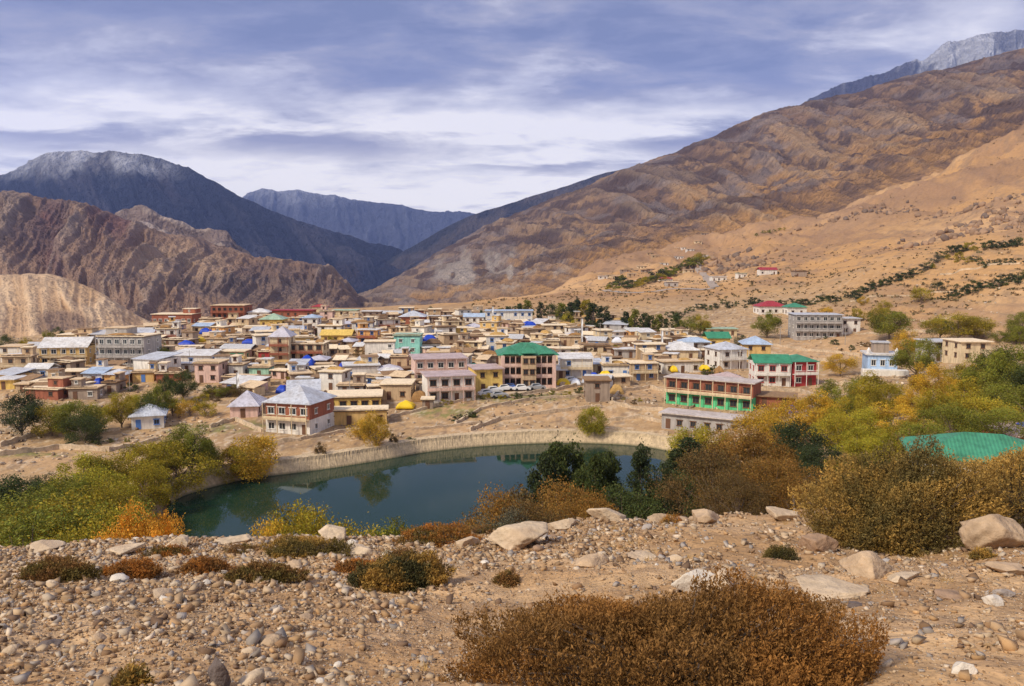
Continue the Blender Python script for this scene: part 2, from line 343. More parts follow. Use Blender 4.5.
# ------------------------------------------------------------------ mountains
rock_far = cmat('far_rock', scales=(.004, .016), amp=.18, bump=(.7, 30.))
rock_mid = cmat('mid_rock', scales=(.012, .05, .17), amp=.18, bump=(.7, 5.))
rock_soft = cmat('soft_rock', scales=(.02, .12), amp=.10, bump=(.5, 3.))
def mountain(name, rows, colf, seed, nu=620, nt_=170, amp=.02, mat=rock_mid, fx=6, ft=2.2, urange=None, lean=.0, jag=.25, gul=False):
    u0 = max(min(r[1][0][0] for r in rows), -420) if not urange else urange[0]; u1 = max(r[1][-1][0] for r in rows) if not urange else urange[1]
    U = np.linspace(u0, u1, nu); P = []
    for Yv, pts in rows:
        pu, pv = zip(*pts)
        vv = np.interp(U, pu, pv); k = np.ones(7) / 7; vv = np.convolve(np.pad(vv, 3, 'edge'), k, 'valid')
        Yr = np.interp(U, *zip(*Yv)) if isinstance(Yv, list) else np.full(nu, float(Yv))
        P.append(np.stack(at(U, vv, Yr), -1))
    top = P[-1].copy(); back = top.copy(); back[:, 1] *= 1.25; back[:, 0] *= 1.25; back[:, 2] = top[:, 2] - .22 * top[:, 1] * .5; P.append(back)
    P = np.array(P); nrw = len(P); tt = np.linspace(0, nrw - 1, nt_); k = np.minimum(tt.astype(int), nrw - 2); a = (tt - k)[:, None, None]
    G = P[k] * (1 - a) + P[k + 1] * a
    T = (tt / (nrw - 2))[:, None] + 0 * U[None]; UU = np.repeat(((U - u0) / 100)[None], nt_, 0)
    w = fbm(UU * 1.3, T * 3, 4, seed + 5) - .5
    rg = ridg(UU * fx / 6 + w * .7 + T * lean, T * ft + w, 6, seed, .55) if not gul else gully(UU * fx / 6 + w * .5 + T * lean, T * ft + w * .4, 6, seed); f2 = fbm(UU * 2.5, T * 8, 6, seed + 9, .6)
    Yd = G[..., 1]; damp = 1 - (1 - jag) * np.exp(-((T - 1) / .05) ** 2)
    dz = ((rg - (.42 if gul else .62)) * amp * (1.5 if gul else 1.2) + (f2 - .5) * amp * (.8 if gul else .9)) * Yd * damp * (sstep(0, .16, T) if name == 'right_mountain' else 1)
    G = G.copy(); G[..., 2] += dz; G[..., 1] -= dz * .8
    u, v = proj(G[..., 0], G[..., 1], G[..., 2])
    col = colf(u, v, T, UU, rg, f2)
    nr, nc = T.shape; idx = np.arange(nr * nc).reshape(nr, nc)
    F = np.stack([idx[:-1, :-1], idx[:-1, 1:], idx[1:, 1:], idx[1:, :-1]], -1).reshape(-1, 4)
    return tag(mk(name, G.reshape(-1, 3), F, mat, col=col.reshape(-1, 3), smooth=True), kind='structure')
def base(c, like): r = np.empty(like.shape + (3,)); r[:] = c; return r
# brown mountainside at the right
def col_right(u, v, T, U, rg, f2):
    c = base(c3(.33, .21, .145), u); n = fbm(U * 1.2, T * 5 + U * .8, 6, 91); n2 = fbm(U * .8 + 3, T * 9 + U * 1.5, 6, 92, .6)
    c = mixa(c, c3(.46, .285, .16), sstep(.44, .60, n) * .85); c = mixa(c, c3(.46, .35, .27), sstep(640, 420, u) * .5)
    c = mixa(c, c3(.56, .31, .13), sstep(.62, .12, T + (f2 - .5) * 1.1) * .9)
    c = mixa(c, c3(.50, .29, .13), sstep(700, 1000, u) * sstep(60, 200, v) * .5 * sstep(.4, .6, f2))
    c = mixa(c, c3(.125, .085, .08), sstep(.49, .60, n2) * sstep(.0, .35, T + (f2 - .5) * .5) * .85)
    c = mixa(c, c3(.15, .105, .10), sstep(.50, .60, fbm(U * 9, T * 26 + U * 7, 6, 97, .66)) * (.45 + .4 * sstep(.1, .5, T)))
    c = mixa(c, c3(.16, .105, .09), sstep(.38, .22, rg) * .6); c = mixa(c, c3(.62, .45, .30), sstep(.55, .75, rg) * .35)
    c = mixa(c, c3(.34, .28, .27), sstep(.57, .66, fbm(U * 3, T * 22 + U * 5, 5, 98)) * sstep(.15, .4, T) * .5)
    c = mixa(c, c3(.56, .48, .42), sstep(.52, .64, fbm(U * 5, T * 6, 5, 96)) * ell(u, v, 490, 268, 70, 24, U * 20, T * 50) * .8)
    return c
RS = [(300, 320), (345, 304), (380, 285), (410, 268), (440, 250), (480, 228), (530, 206), (570, 192), (620, 172), (660, 157), (700, 141), (740, 124), (765, 112), (800, 104), (850, 93), (900, 78), (960, 66), (1024, 49), (1120, 20), (1350, -60)]
def shift(pts, f): return [(u, v + f(u)) for u, v in pts]
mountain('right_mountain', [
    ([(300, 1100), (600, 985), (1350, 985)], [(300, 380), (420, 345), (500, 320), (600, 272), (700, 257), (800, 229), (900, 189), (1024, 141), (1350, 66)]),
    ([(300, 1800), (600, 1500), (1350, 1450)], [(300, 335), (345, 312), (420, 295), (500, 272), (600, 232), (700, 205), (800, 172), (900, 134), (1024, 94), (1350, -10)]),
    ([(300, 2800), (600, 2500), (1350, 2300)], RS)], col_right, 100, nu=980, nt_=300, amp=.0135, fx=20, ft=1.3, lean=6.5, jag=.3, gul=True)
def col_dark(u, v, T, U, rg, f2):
    c = base(c3(.06, .062, .08), u); c = mixa(c, c3(.16, .13, .12), sstep(.5, .7, f2) * .7); return c  # dark rock, with the shade of clouds over it put into the colour
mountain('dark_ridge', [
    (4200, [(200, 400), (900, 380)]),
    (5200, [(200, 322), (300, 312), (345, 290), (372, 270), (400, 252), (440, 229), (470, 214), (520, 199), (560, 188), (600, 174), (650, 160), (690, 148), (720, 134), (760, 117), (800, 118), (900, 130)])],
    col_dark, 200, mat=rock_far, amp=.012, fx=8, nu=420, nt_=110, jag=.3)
def col_snow(u, v, T, U, rg, f2):
    c = base(c3(.10, .10, .15), u); s = sstep(.47, .6, fbm(U * 3, T * 10, 5, 301)) * sstep(110, 50, v); s = np.maximum(s, sstep(.5, .66, rg) * sstep(100, 55, v))
    return mixa(c, c3(.82, .83, .88), np.clip(s + sstep(860, 1040, u) * .35, 0, 1) * .8)  # snow, plus extra paleness painted in for cloud veiling the high end
mountain('snowy_mountain', [(5500, [(700, 300), (1300, 300)]), (6800, [(700, 172), (760, 135), (790, 114), (806, 101), (822, 92), (842, 84), (862, 76), (885, 72), (905, 62), (925, 58), (945, 44), (975, 36), (1024, 27), (1100, 5), (1300, -30)])],
    col_snow, 300, mat=rock_far, amp=.016, fx=14, nu=460, nt_=150, jag=.35, gul=True)
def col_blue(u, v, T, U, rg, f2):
    c = base(c3(.026, .032, .062), u); c = mixa(c, c3(.075, .055, .06), sstep(.48, .66, fbm(U * 1.5, T * 6, 5, 402)) * .8); c = mixa(c, c3(.13, .12, .15), sstep(.5, .7, rg) * .5)  # dark rock, made darker and bluer: cloud shadow put into its colour
    s = sstep(188, 150, v + (f2 - .5) * 60) * sstep(215, 130, u); return mixa(c, c3(.78, .79, .86), s * (.25 + .6 * sstep(.42, .6, fbm(U * 4, T * 14, 4, 401))))  # pale summit: patchy snow, and its fade into cloud painted as colour
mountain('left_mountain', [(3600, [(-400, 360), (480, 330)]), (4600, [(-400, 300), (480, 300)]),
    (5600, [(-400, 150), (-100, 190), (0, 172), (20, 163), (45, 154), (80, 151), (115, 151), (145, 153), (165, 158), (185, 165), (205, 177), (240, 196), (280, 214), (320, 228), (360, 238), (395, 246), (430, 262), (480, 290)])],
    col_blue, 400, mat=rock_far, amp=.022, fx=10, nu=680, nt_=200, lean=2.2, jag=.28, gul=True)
def col_fard(u, v, T, U, rg, f2):
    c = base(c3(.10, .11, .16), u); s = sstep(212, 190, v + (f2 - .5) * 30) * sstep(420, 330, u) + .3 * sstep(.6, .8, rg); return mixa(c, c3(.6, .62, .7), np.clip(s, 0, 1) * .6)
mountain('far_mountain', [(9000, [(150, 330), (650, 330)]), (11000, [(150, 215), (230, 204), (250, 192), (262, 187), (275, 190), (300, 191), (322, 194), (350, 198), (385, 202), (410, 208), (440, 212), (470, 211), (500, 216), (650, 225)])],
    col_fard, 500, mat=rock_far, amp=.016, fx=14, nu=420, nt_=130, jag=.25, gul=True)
def col_lbrown(u, v, T, U, rg, f2):
    c = base(c3(.40, .255, .175), u); w = fbm(U * .9, T * 3, 4, 601)
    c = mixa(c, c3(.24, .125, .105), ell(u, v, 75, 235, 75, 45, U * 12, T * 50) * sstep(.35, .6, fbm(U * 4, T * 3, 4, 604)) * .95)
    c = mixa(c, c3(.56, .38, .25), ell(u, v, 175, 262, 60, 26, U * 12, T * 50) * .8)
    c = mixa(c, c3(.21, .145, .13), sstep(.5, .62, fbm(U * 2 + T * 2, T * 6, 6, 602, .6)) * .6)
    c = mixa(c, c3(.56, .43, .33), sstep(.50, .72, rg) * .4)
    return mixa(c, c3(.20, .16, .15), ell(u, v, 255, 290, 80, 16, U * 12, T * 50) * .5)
def col_pale(u, v, T, U, rg, f2): return mixa(mixa(base(c3(.34, .25, .21), u), c3(.66, .52, .43), sstep(.45, .6, f2)), c3(.12, .10, .12), sstep(.68, .8, rg) * .6)
mountain('pale_outcrop', [(2300, [(60, 300), (300, 300)]), (2600, [(60, 235), (100, 219), (116, 211), (128, 206), (138, 204), (150, 208), (160, 216), (180, 221), (197, 226), (215, 228), (228, 231), (236, 245), (300, 285)])], col_pale, 650, amp=.02, fx=14, nu=260, nt_=90, jag=.6)
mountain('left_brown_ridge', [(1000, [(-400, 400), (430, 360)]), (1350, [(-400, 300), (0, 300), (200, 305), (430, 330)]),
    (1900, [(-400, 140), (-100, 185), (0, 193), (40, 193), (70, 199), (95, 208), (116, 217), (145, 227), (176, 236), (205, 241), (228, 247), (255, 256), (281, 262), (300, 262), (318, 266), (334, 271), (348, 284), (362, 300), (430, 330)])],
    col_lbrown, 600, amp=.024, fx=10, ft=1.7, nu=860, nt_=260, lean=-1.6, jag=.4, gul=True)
def col_tan(u, v, T, U, rg, f2):
    c = mixa(base(c3(.52, .34, .20), u), c3(.70, .51, .33), sstep(.35, .6, rg) * .8); c = mixa(c, c3(.42, .27, .17), sstep(.52, .7, fbm(U * 5, T * 4, 5, 702)) * .4)
    return mixa(c, c3(.24, .16, .12), ell(u, v, 62, 320, 34, 12, U * 12, T * 50) * .85)
mountain('tan_hill', [(560, [(-400, 400), (260, 400)]), (640, [(-400, 330), (0, 330), (160, 345), (260, 370)]),
    (850, [(-400, 262), (-100, 270), (0, 275), (25, 274), (52, 274), (75, 281), (95, 289), (112, 300), (130, 311), (150, 322), (185, 335), (260, 370)])],
    col_tan, 700, gul=True, amp=.010, fx=16, ft=.5, nu=520, nt_=170, jag=.25, mat=rock_soft)
# ------------------------------------------------------------------ haze
HAZE = 1.0
if HAZE:
    hz = MB().box(-9000, -60, -1500, 9000, 14200, 3200).build('haze', pmat('haze_air', (1, 1, 1)))
    hm = bpy.data.materials.new('haze_volume'); hm.use_nodes = True; t = hm.node_tree; t.nodes.clear()
    pv = NN(t, 'ShaderNodeVolumePrincipled'); pv.inputs['Color'].default_value = (.34, .47, 1, 1); pv.inputs['Density'].default_value = .00005 * HAZE; pv.inputs['Anisotropy'].default_value = .0
    o_ = NN(t, 'ShaderNodeOutputMaterial'); t.links.new(pv.outputs[0], o_.inputs['Volume'])
    hz.data.materials.clear(); hz.data.materials.append(hm); tag(hz, kind='stuff')

# ------------------------------------------------------------------ labels that need their neighbours
LAND = []            # (x, y, phrase)
PEND = []            # (object, description, noun, x, y)
ORD = ['', 'second', 'third', 'fourth', 'fifth', 'sixth', 'seventh', 'eighth', 'ninth', 'tenth', 'eleventh', 'twelfth', 'thirteenth', 'fourteenth', 'fifteenth', 'sixteenth', 'seventeenth', 'eighteenth', 'nineteenth', 'twentieth']
def later(o, desc, noun, x, y): PEND.append((o, desc, noun, x, y))
def finish_labels():
    bins = {}
    for o, desc, noun, x, y in PEND:
        d, k = min(((math.hypot(x - a, (y - b_) * .7), i) for i, (a, b_, _) in enumerate(LAND)))
        a, b_, ph = LAND[k]
        dirn = ('beyond' if y > b_ else 'in front of') if abs(y - b_) > abs(x - a) * 1.1 else ('west of' if x < a else 'east of')
        bins.setdefault((noun, k, dirn), []).append((d, desc, o, ph, dirn))
    for (noun, k, dirn), its in bins.items():
        its.sort(key=lambda q: q[0])
        for n, (d, desc, o, ph, dirn) in enumerate(its):
            lb = desc + ', ' + (ORD[min(n, 19)] + ' one ' if n else '') + dirn + ' the ' + ph
            if len(lb.replace('-', ' ').split()) > 16: lb = lb.replace(' pale flat roof', ' flat roof').replace('two-storey ', 'tall ').replace(' one ', ' ')
            if len([w_ for w_ in lb.split() if w_]) > 16: lb = lb.replace(' with ', ', ')
            o['label'] = lb
# ------------------------------------------------------------------ houses
WALLS = {'mud': (.50, .36, .22), 'cream': (.70, .56, .36), 'ochre': (.66, .44, .17), 'yellow': (.78, .54, .16), 'white': (.78, .74, .68), 'stone': (.36, .28, .22), 'grey': (.42, .39, .37),
         'pink': (.72, .50, .42), 'brick': (.34, .12, .07), 'red': (.42, .05, .05), 'turquoise': (.30, .66, .58), 'green': (.12, .58, .27), 'mint': (.42, .68, .50), 'blue': (.40, .55, .78), 'tan': (.58, .42, .26), 'orange': (.70, .38, .14)}
ROOFS = {'mud': (.68, .51, .33), 'pale': (.84, .69, .49), 'white': (.80, .79, .78), 'grey': (.50, .50, .52), 'silver': (.60, .63, .70), 'lightblue': (.48, .60, .78), 'lavender': (.62, .60, .68), 'green': (.05, .30, .16),
         'teal': (.06, .29, .165), 'palegreen': (.42, .58, .42), 'red': (.42, .035, .045), 'pinkish': (.60, .46, .44), 'whitish': (.66, .58, .53), 'straw': (.72, .50, .14), 'blue': (.05, .12, .55), 'brown': (.30, .19, .11)}
def wallm(k): return pmat('wall_' + k, WALLS[k], .9, .16, .8, bump=.15, dirt=tuple(c * .55 for c in WALLS[k]))
def roofm(k):
    metal = k in ('white', 'silver', 'lightblue', 'lavender', 'green', 'teal', 'palegreen', 'red', 'pinkish', 'whitish')
    new = 'roof_' + k not in _M
    m = pmat('roof_' + k, ROOFS[k], .5 if metal else .95, .13, 1.3 if metal else 2., spec=.35 if metal else .1, bump=.1, dirt=tuple(c * .6 for c in ROOFS[k]))
    if metal and new:
        t = m.node_tree; b = t.nodes['Principled BSDF']; tc_ = NN(t, 'ShaderNodeTexCoord'); wv_ = NN(t, 'ShaderNodeTexWave', Scale=1.1, Distortion=.4); wv_.bands_direction = 'X'; t.links.new(tc_.outputs['Object'], wv_.inputs[0])
        src = b.inputs['Base Color'].links[0].from_socket; st_ = ramp(t, wv_.outputs[0], [(.0, (.84,) * 3), (.18, (1,) * 3)])
        n_ = NN(t, 'ShaderNodeTexNoise', Scale=.45, Detail=4.); t.links.new(tc_.outputs['Object'], n_.inputs[0]); fade = ramp(t, n_.outputs[0], [(.4, (1,) * 3), (.65, (.80, .76, .72))])
        t.links.new(mixc(t, 1., mixc(t, 1., src, st_, 'MULTIPLY'), fade, 'MULTIPLY'), b.inputs['Base Color']); bp = NN(t, 'ShaderNodeBump', Strength=.6, Distance=.08); t.links.new(wv_.outputs[0], bp.inputs['Height']); t.links.new(bp.outputs[0], b.inputs['Normal'])
    return m
GLASS = pmat('window_glass', (.03, .035, .04), .12, .3, 2., spec=.5)
WOODD = pmat('dark_wood', (.11, .065, .04), .9, .35, 4.)
WOODL = pmat('weathered_wood', (.30, .20, .12), .9, .3, 4.)
FRAMES = {'white': pmat('frame_white', (.72, .70, .66), .7, .1), 'brown': pmat('frame_brown', (.16, .08, .045), .7, .2), 'blue': pmat('frame_blue', (.10, .22, .55), .6, .1), 'green': pmat('frame_green', (.07, .35, .20), .6, .1), 'red': pmat('frame_red', (.45, .07, .05), .6, .1)}
_W = {}
def window_mesh(w, h, fr):
    key = (round(w, 1), round(h, 1), fr)
    if key not in _W:
        m = MB(); t_ = .11; w, h = key[:2]
        for x0, z0, x1, z1 in ((-w / 2, 0, w / 2, t_), (-w / 2, h - t_, w / 2, h), (-w / 2, t_, -w / 2 + t_, h - t_), (w / 2 - t_, t_, w / 2, h - t_), (-.03, t_, .03, h - t_)):
            m.box(x0, -.07, z0, x1, .02, z1)
        m.box(-w / 2 - .12, -.16, -.08, w / 2 + .12, .02, 0)
        m.box(-w / 2 - .15, -.22, h, w / 2 + .15, .02, h + .12)
        o = m.build('window', FRAMES[fr]); p = MB().box(-w / 2 + t_, -.035, t_, w / 2 - t_, .01, h - t_).build('pane', GLASS)
        me, pe = o.data, p.data; bpy.data.objects.remove(o); bpy.data.objects.remove(p); _W[key] = (me, pe)
    return _W[key]
_D = {}
def put_window(par, x, y, z, rz, w, h, fr):
    me, pe = window_mesh(w, h, fr)
    o = bpy.data.objects.new('window', me); COL.objects.link(o); o.parent = par; o.location = (x, y, z); o.rotation_euler[2] = rz
    p = bpy.data.objects.new('pane', pe); COL.objects.link(p); p.parent = o
def put_door(par, x, y, z, col='brown'):
    if col not in _D:
        o = MB().box(-.5, -.06, 0, .5, .02, 2.0).build('door', FRAMES[col]); _D[col] = o.data; bpy.data.objects.remove(o)
    o = bpy.data.objects.new('door', _D[col]); COL.objects.link(o); o.parent = par; o.location = (x, y, z)
def hipped(w, d, h, ov, z, ridge=.5, th=.12):
    """hip or pyramid roof over a w x d box (front at y=0)"""
    x0, x1, y0, y1 = -w / 2 - ov, w / 2 + ov, -ov, d + ov; rx = max(0, (x1 - x0) / 2 - (y1 - y0) / 2) * ridge * 2; ym = d / 2
    V = [(x0, y0, z), (x1, y0, z), (x1, y1, z), (x0, y1, z), (-rx, ym, z + h), (rx, ym, z + h)]
    V += [(x, y, zz - th) for x, y, zz in V[:4]]
    F = [(0, 1, 5, 4), (1, 2, 5), (2, 3, 4, 5), (3, 0, 4), (0, 6, 7, 1), (1, 7, 8, 2), (2, 8, 9, 3), (3, 9, 6, 0), (9, 8, 7, 6)]
    return MB().add(V, F)
def gabled(w, d, h, ov, z, th=.12):
    x0, x1, y0, y1 = -w / 2 - ov, w / 2 + ov, -ov, d + ov; ym = d / 2
    V = [(x0, y0, z), (x1, y0, z), (x1, ym, z + h), (x0, ym, z + h), (x1, y1, z), (x0, y1, z)]
    V += [(x, y, zz - th) for x, y, zz in V]
    F = [(0, 1, 2, 3), (3, 2, 4, 5), (7, 6, 9, 8), (8, 9, 11, 10), (0, 6, 7, 1), (4, 10, 11, 5), (1, 7, 8, 2), (2, 8, 10, 4), (3, 9, 6, 0), (5, 11, 9, 3)]
    return MB().add(V, F)
FOOT = []            # footprints (x, y, r)
SCR = []             # screen rectangles of the named buildings
rng = random.Random(7)
def house(u, v, w, st=1, d=None, wall='mud', roof='flat', rc='mud', yaw=0., fr='brown', label=None, desc=None, noun='house', name='house', cat='house', group='houses of the mountain village',
          balc=False, sh=2.7, base=None, z=None, wins=True, door=True, px_=True, Y=None, land=None, base_wall=None, parapet=True, bigwin=False, ext=True, rh=None, side=True, pos=None, nw=None):
    if pos: x, y, z0 = pos
    else:
        h_ = hit(u, v) if Y is None else [float(q) for q in at(u, v, Y)]
        if h_ is None: return None
        x, y, z0 = h_
    if z is not None: z0 = z
    if px_: w = w * y / FPX
    d = d or min(9, max(5, w * .7)); H = st * sh
    root = empty(name, (x, y, z0), yaw)
    if label: tag(root, label, cat, group)
    else: tag(root, None, cat, group); later(root, desc, noun, x, y)
    if land: LAND.append((x, y, land))
    FOOT.append((x - math.sin(yaw) * d / 2, y + math.cos(yaw) * d / 2, math.hypot(w, d) / 2 * .86, w))
    wm_ = wallm(wall); m = MB(); m.box(-w / 2, 0, (0 if base_wall else -4), w / 2, d, H)
    if roof == 'flat' and parapet:
        pass
    m.build('wall', wm_, root)
    if base_wall: MB().box(-w / 2 - .03, -.03, -4, w / 2 + .03, d + .03, sh * .98).build('ground_storey_wall', wallm(base_wall), root)
    rm = roofm(rc)
    if roof == 'flat':
        r = MB(); o_ = .38; r.box(-w / 2 - o_, -o_, H + .14, w / 2 + o_, d + o_, H + .42); r.build('roof', rm, root)
        f = MB(); f.box(-w / 2 - o_ + .06, -o_ + .06, H - .06, w / 2 + o_ - .06, d + o_ - .06, H + .14); f.build('brushwood_eaves', WOODD, root)
        if ext and rng.random() < .5:
            uw = w * rng.uniform(.28, .5); a = rng.choice([-1, 1]) * (w / 2 - uw / 2 - .05); yb = d * .42; uh = rng.uniform(1.6, 2.2)
            q = MB(); q.box(a - uw / 2, yb, H + .42, a + uw / 2, d - .05, H + .42 + uh); q.build('upper_room', wm_ if rng.random() < .6 else wallm(rng.choice(['white', 'stone', 'tan', 'cream'])), root)
            q = MB(); q.box(a - uw / 2 - .25, yb - .3, H + .42 + uh, a + uw / 2 + .25, d + .2, H + .64 + uh); q.build('upper_roof', roofm(rng.choice(['mud', 'pale', 'brown', 'white', 'mud'])), root)
            put_window(root, a, yb, H + 1.0, 0, .8, .9, fr)
        if ext and rng.random() < .6:
            q = MB(); n_ = int(w / .7)
            for k_ in range(n_):
                x_ = -w / 2 + w * k_ / n_; q.box(x_, -o_ + .05, H + .42, x_ + .701, -o_ + .5 + rng.random() * .2, H + .47 + rng.random() * .45 * vn(k_ * .45, w * 7, 3))
            if q.V: q.build('firewood', WOODD if rng.random() < .6 else WOODL, root)
    elif roof == 'slab':
        MB().box(-w / 2 - .5, -.7, H, w / 2 + .5, d + .4, H + .22).build('roof', rm, root)
    elif roof == 'shed':
        m = MB(); o_ = .5; hh = rh or 1.0; V = [(-w / 2 - o_, -o_, H), (w / 2 + o_, -o_, H), (w / 2 + o_, d + o_, H + hh), (-w / 2 - o_, d + o_, H + hh)]
        m.add(V + [(a, b_, c + .12) for a, b_, c in V], [(3, 2, 1, 0), (4, 5, 6, 7), (0, 1, 5, 4), (1, 2, 6, 5), (2, 3, 7, 6), (3, 0, 4, 7)]); m.build('roof', rm, root)
    elif roof == 'hip': hipped(w, d, rh or min(w, d) * .22, .6, H + .1).build('roof', rm, root)
    elif roof == 'gable': gabled(w, d, rh or d * .24, .5, H + .1).build('roof', rm, root)
    if wins:
        n = nw or max(1, int(w / (2.3 if bigwin else 3.0))); dx = w / n; ww = min(dx * .62, 1.5) if bigwin else min(1.05, dx * .55)
        dk = rng.randrange(n) if door else -1
        for s_ in range(st):
            for k in range(n):
                xx = -w / 2 + dx * (k + .5) + (0 if bigwin else rng.uniform(-.25, .25))
                if s_ == 0 and k == dk: put_door(root, xx, 0, .05, 'brown' if fr != 'blue' else 'blue'); continue
                if not bigwin and rng.random() < .12: continue
                put_window(root, xx, 0, s_ * sh + .85, 0, ww, 1.35 if bigwin else 1.1, fr)
            if side:
                sx = -1 if x > 0 else 1
                for k in range(max(1, int(d / 4))): put_window(root, sx * w / 2, d * (k + .5) / max(1, int(d / 4)), s_ * sh + .85, -sx * -math.pi / 2 if sx > 0 else -math.pi / 2, 1.0, 1.1, fr)
    if balc:
        for s_ in range(1 if st > 1 else 0, st):
            bl = MB(); zz = s_ * sh; bl.box(-w / 2, -1.3, zz - .14, w / 2, 0, zz + .02); bl.build('balcony', wallm(balc if isinstance(balc, str) else 'cream'), root)
            ra = MB(); ra.box(-w / 2, -1.3, zz + .85, w / 2, -1.24, zz + .95); ra.box(-w / 2, -1.28, zz + .08, w / 2, -1.25, zz + .6)
            nb_ = max(2, int(w / 2.6))
            for k in range(nb_ + 1): xx = -w / 2 + .07 + (w - .14) * k / nb_; ra.box(xx - .07, -1.3, zz - (sh if s_ == 1 else 0) + .02, xx + .07, -1.16, zz + sh)
            ra.build('railing', wallm(balc if isinstance(balc, str) else 'cream'), root)
    uu, vv = proj(x, y, z0); ut, vt = proj(x, y, z0 + H)
    if label: SCR.append((uu - w / 2 * FPX / y, uu + w / 2 * FPX / y, vt, vv, y))
    return root
def face(u): return 0
# ---- named buildings (pixel of the front's foot, width in pixels)
H = house
H(64, 366, 44, 2, d=11, wall='ochre', roof='gable', rc='white', rh=2.6, yaw=R(10), fr='white', balc='cream', bigwin=True, label='long two-storey ochre house under a broad white metal roof', land='long white-roofed ochre house')
H(35, 355, 17, 1, wall='cream', roof='gable', rc='grey', label='cream house with grey pitched roof beside the long white-roofed house')
H(122, 367, 48, 3, d=10, wall='grey', roof='flat', rc='pale', yaw=R(-4), fr='white', balc='grey', bigwin=True, sh=2.9, label='three-storey grey guesthouse with long open balconies', land='three-storey grey guesthouse')
H(107, 342, 32, 1, wall='grey', roof='shed', rc='grey', label='low grey building with a slanting metal roof beyond the balconied guesthouse')
H(73, 343, 30, 1, d=8, wall='yellow', roof='flat', rc='pale', label='low yellow block beyond the white-roofed ochre house')
H(37, 379, 23, 1, wall='white', roof='gable', rc='white', fr='blue', label='whitewashed hut with white sheets on its roof', land='hut covered in white sheets')
H(115, 385, 21, 1, wall='orange', roof='hip', rc='silver', label='orange house with hipped pale metal roof', land='orange hip-roofed house')
H(93, 384, 19, 1, wall='white', roof='shed', rc='lightblue', label='low white house with pale blue lean-to roof next to the orange house')
H(146, 378, 30, 2, d=9, wall='white', roof='shed', rc='silver', yaw=R(-18), sh=2.5, label='white house with grey lean-to roof above the willow row', land='white lean-to house')
H(110, 394, 13, 1, wall='stone', roof='flat', rc='brown', label='small stone hut below the orange house')
H(148, 429, 30, 1, d=8, wall='white', roof='hip', rc='silver', yaw=R(20), rh=1.9, fr='blue', label='white cottage with blue-grey hipped roof standing alone by the field', land='lone cottage by the field')
H(172, 324, 40, 1, d=11, wall='brick', roof='flat', rc='pale', sh=4.2, bigwin=True, fr='white', name='temple', cat='temple', group=None, label='long red-banded temple at the edge of the plateau', land='long red temple')
H(228, 319, 33, 2, d=12, wall='brick', roof='flat', rc='mud', sh=3.2, bigwin=True, fr='brown', balc='brick', name='temple', cat='temple', group=None, label='taller brown-red monastery hall with stepped flat roof', land='brown-red monastery hall')
H(271, 327, 22, 1, d=9, wall='yellow', roof='hip', rc='palegreen', sh=3.2, rh=2.4, label='yellow house with pale green hipped roof', land='pale green hipped roof')
H(258, 318, 20, 1, d=8, wall='white', roof='hip', rc='white', label='white house with white hipped roof behind the pale green roof')
H(292, 317, 40, 1, d=9, wall='brick', roof='slab', rc='red', sh=3.2, label='long low building with deep red roof at the village edge', land='long red-roofed building')
H(310, 331, 15, 2, d=7, wall='white', roof='hip', rc='lightblue', label='slim white house with pale blue pointed roof', land='slim white house')
H(319, 312, 14, 1, wall='cream', roof='hip', rc='red', label='small hut with bright red roof at the skyline edge')
H(201, 333, 17, 1, wall='cream', roof='shed', rc='lightblue', label='low house with sky blue roof below the brown-red monastery hall')
H(191, 365, 40, 1, d=8, wall='white', roof='shed', rc='white', fr='blue', label='white bungalow with blue window frames and white sheet roof', land='blue-framed white bungalow')
H(233, 361, 24, 1, wall='cream', roof='flat', rc='pale', fr='green', balc=False, bigwin=True, label='cream house with green window frames and flat pale roof')
H(207, 383, 24, 2, d=7, wall='pink', roof='flat', rc='mud', sh=2.5, label='two-storey pinkish house above the willow row')
H(236, 378, 14, 1, wall='white', roof='flat', rc='mud', sh=3.4, label='tall narrow white house')
H(259, 378, 20, 1, wall='mint', roof='flat', rc='mud', fr='white', label='mint green house with small white windows', land='mint green house')
H(264, 361, 11, 1, wall='red', roof='flat', rc='pale', fr='white', label='small red-walled house with flat pale roof')
H(280, 363, 19, 3, d=7, wall='cream', roof='hip', rc='lavender', sh=2.6, rh=3, balc='brick', label='three-storey house with peaked lavender roof and red balconies', land='peaked lavender roof')
H(306, 361, 35, 2, d=8, wall='cream', roof='flat', rc='pale', balc='brick', bigwin=True, sh=2.5, label='cream balcony house with long flat pale roof')
H(296, 375, 17, 1, wall='white', roof='shed', rc='silver', label='white hut with grey sheet roof beside a blue tarpaulin')
H(304, 402, 30, 1, d=8, wall='grey', roof='gable', rc='silver', yaw=R(14), label='grey-roofed annexe behind the big hipped-roof lodge')
H(288, 434, 50, 2, d=10, wall='brick', roof='hip', rc='silver', yaw=R(-16), sh=3.1, rh=3.0, fr='white', bigwin=True, base_wall='white', balc='cream', name='lodge', cat='lodge', group=None, label='big lodge with silver-blue hipped roof and brick-red upper storey', land='silver-blue hipped-roof lodge')
H(244, 418, 27, 1, d=9, wall='pink', roof='hip', rc='lavender', sh=2.5, rh=2.8, yaw=R(8), label='low house with pale pinkish hipped roof next to the big lodge', land='pale pinkish hipped roof')
H(371, 317, 19, 1, wall='stone', roof='slab', rc='white', label='open shelter with flat white roof at the plateau edge')
H(344, 316, 25, 1, wall='cream', roof='slab', rc='palegreen', label='low house with green roof at the plateau edge', land='low green roof')
H(412, 324, 25, 1, d=10, wall='brick', roof='hip', rc='silver', sh=3.2, rh=2.4, label='brick-red hall with grey hipped roof', land='brick-red hall')
H(336, 343, 30, 1, wall='yellow', roof='gable', rc='straw', label='yellow house with straw-coloured roof', land='straw-coloured roof')
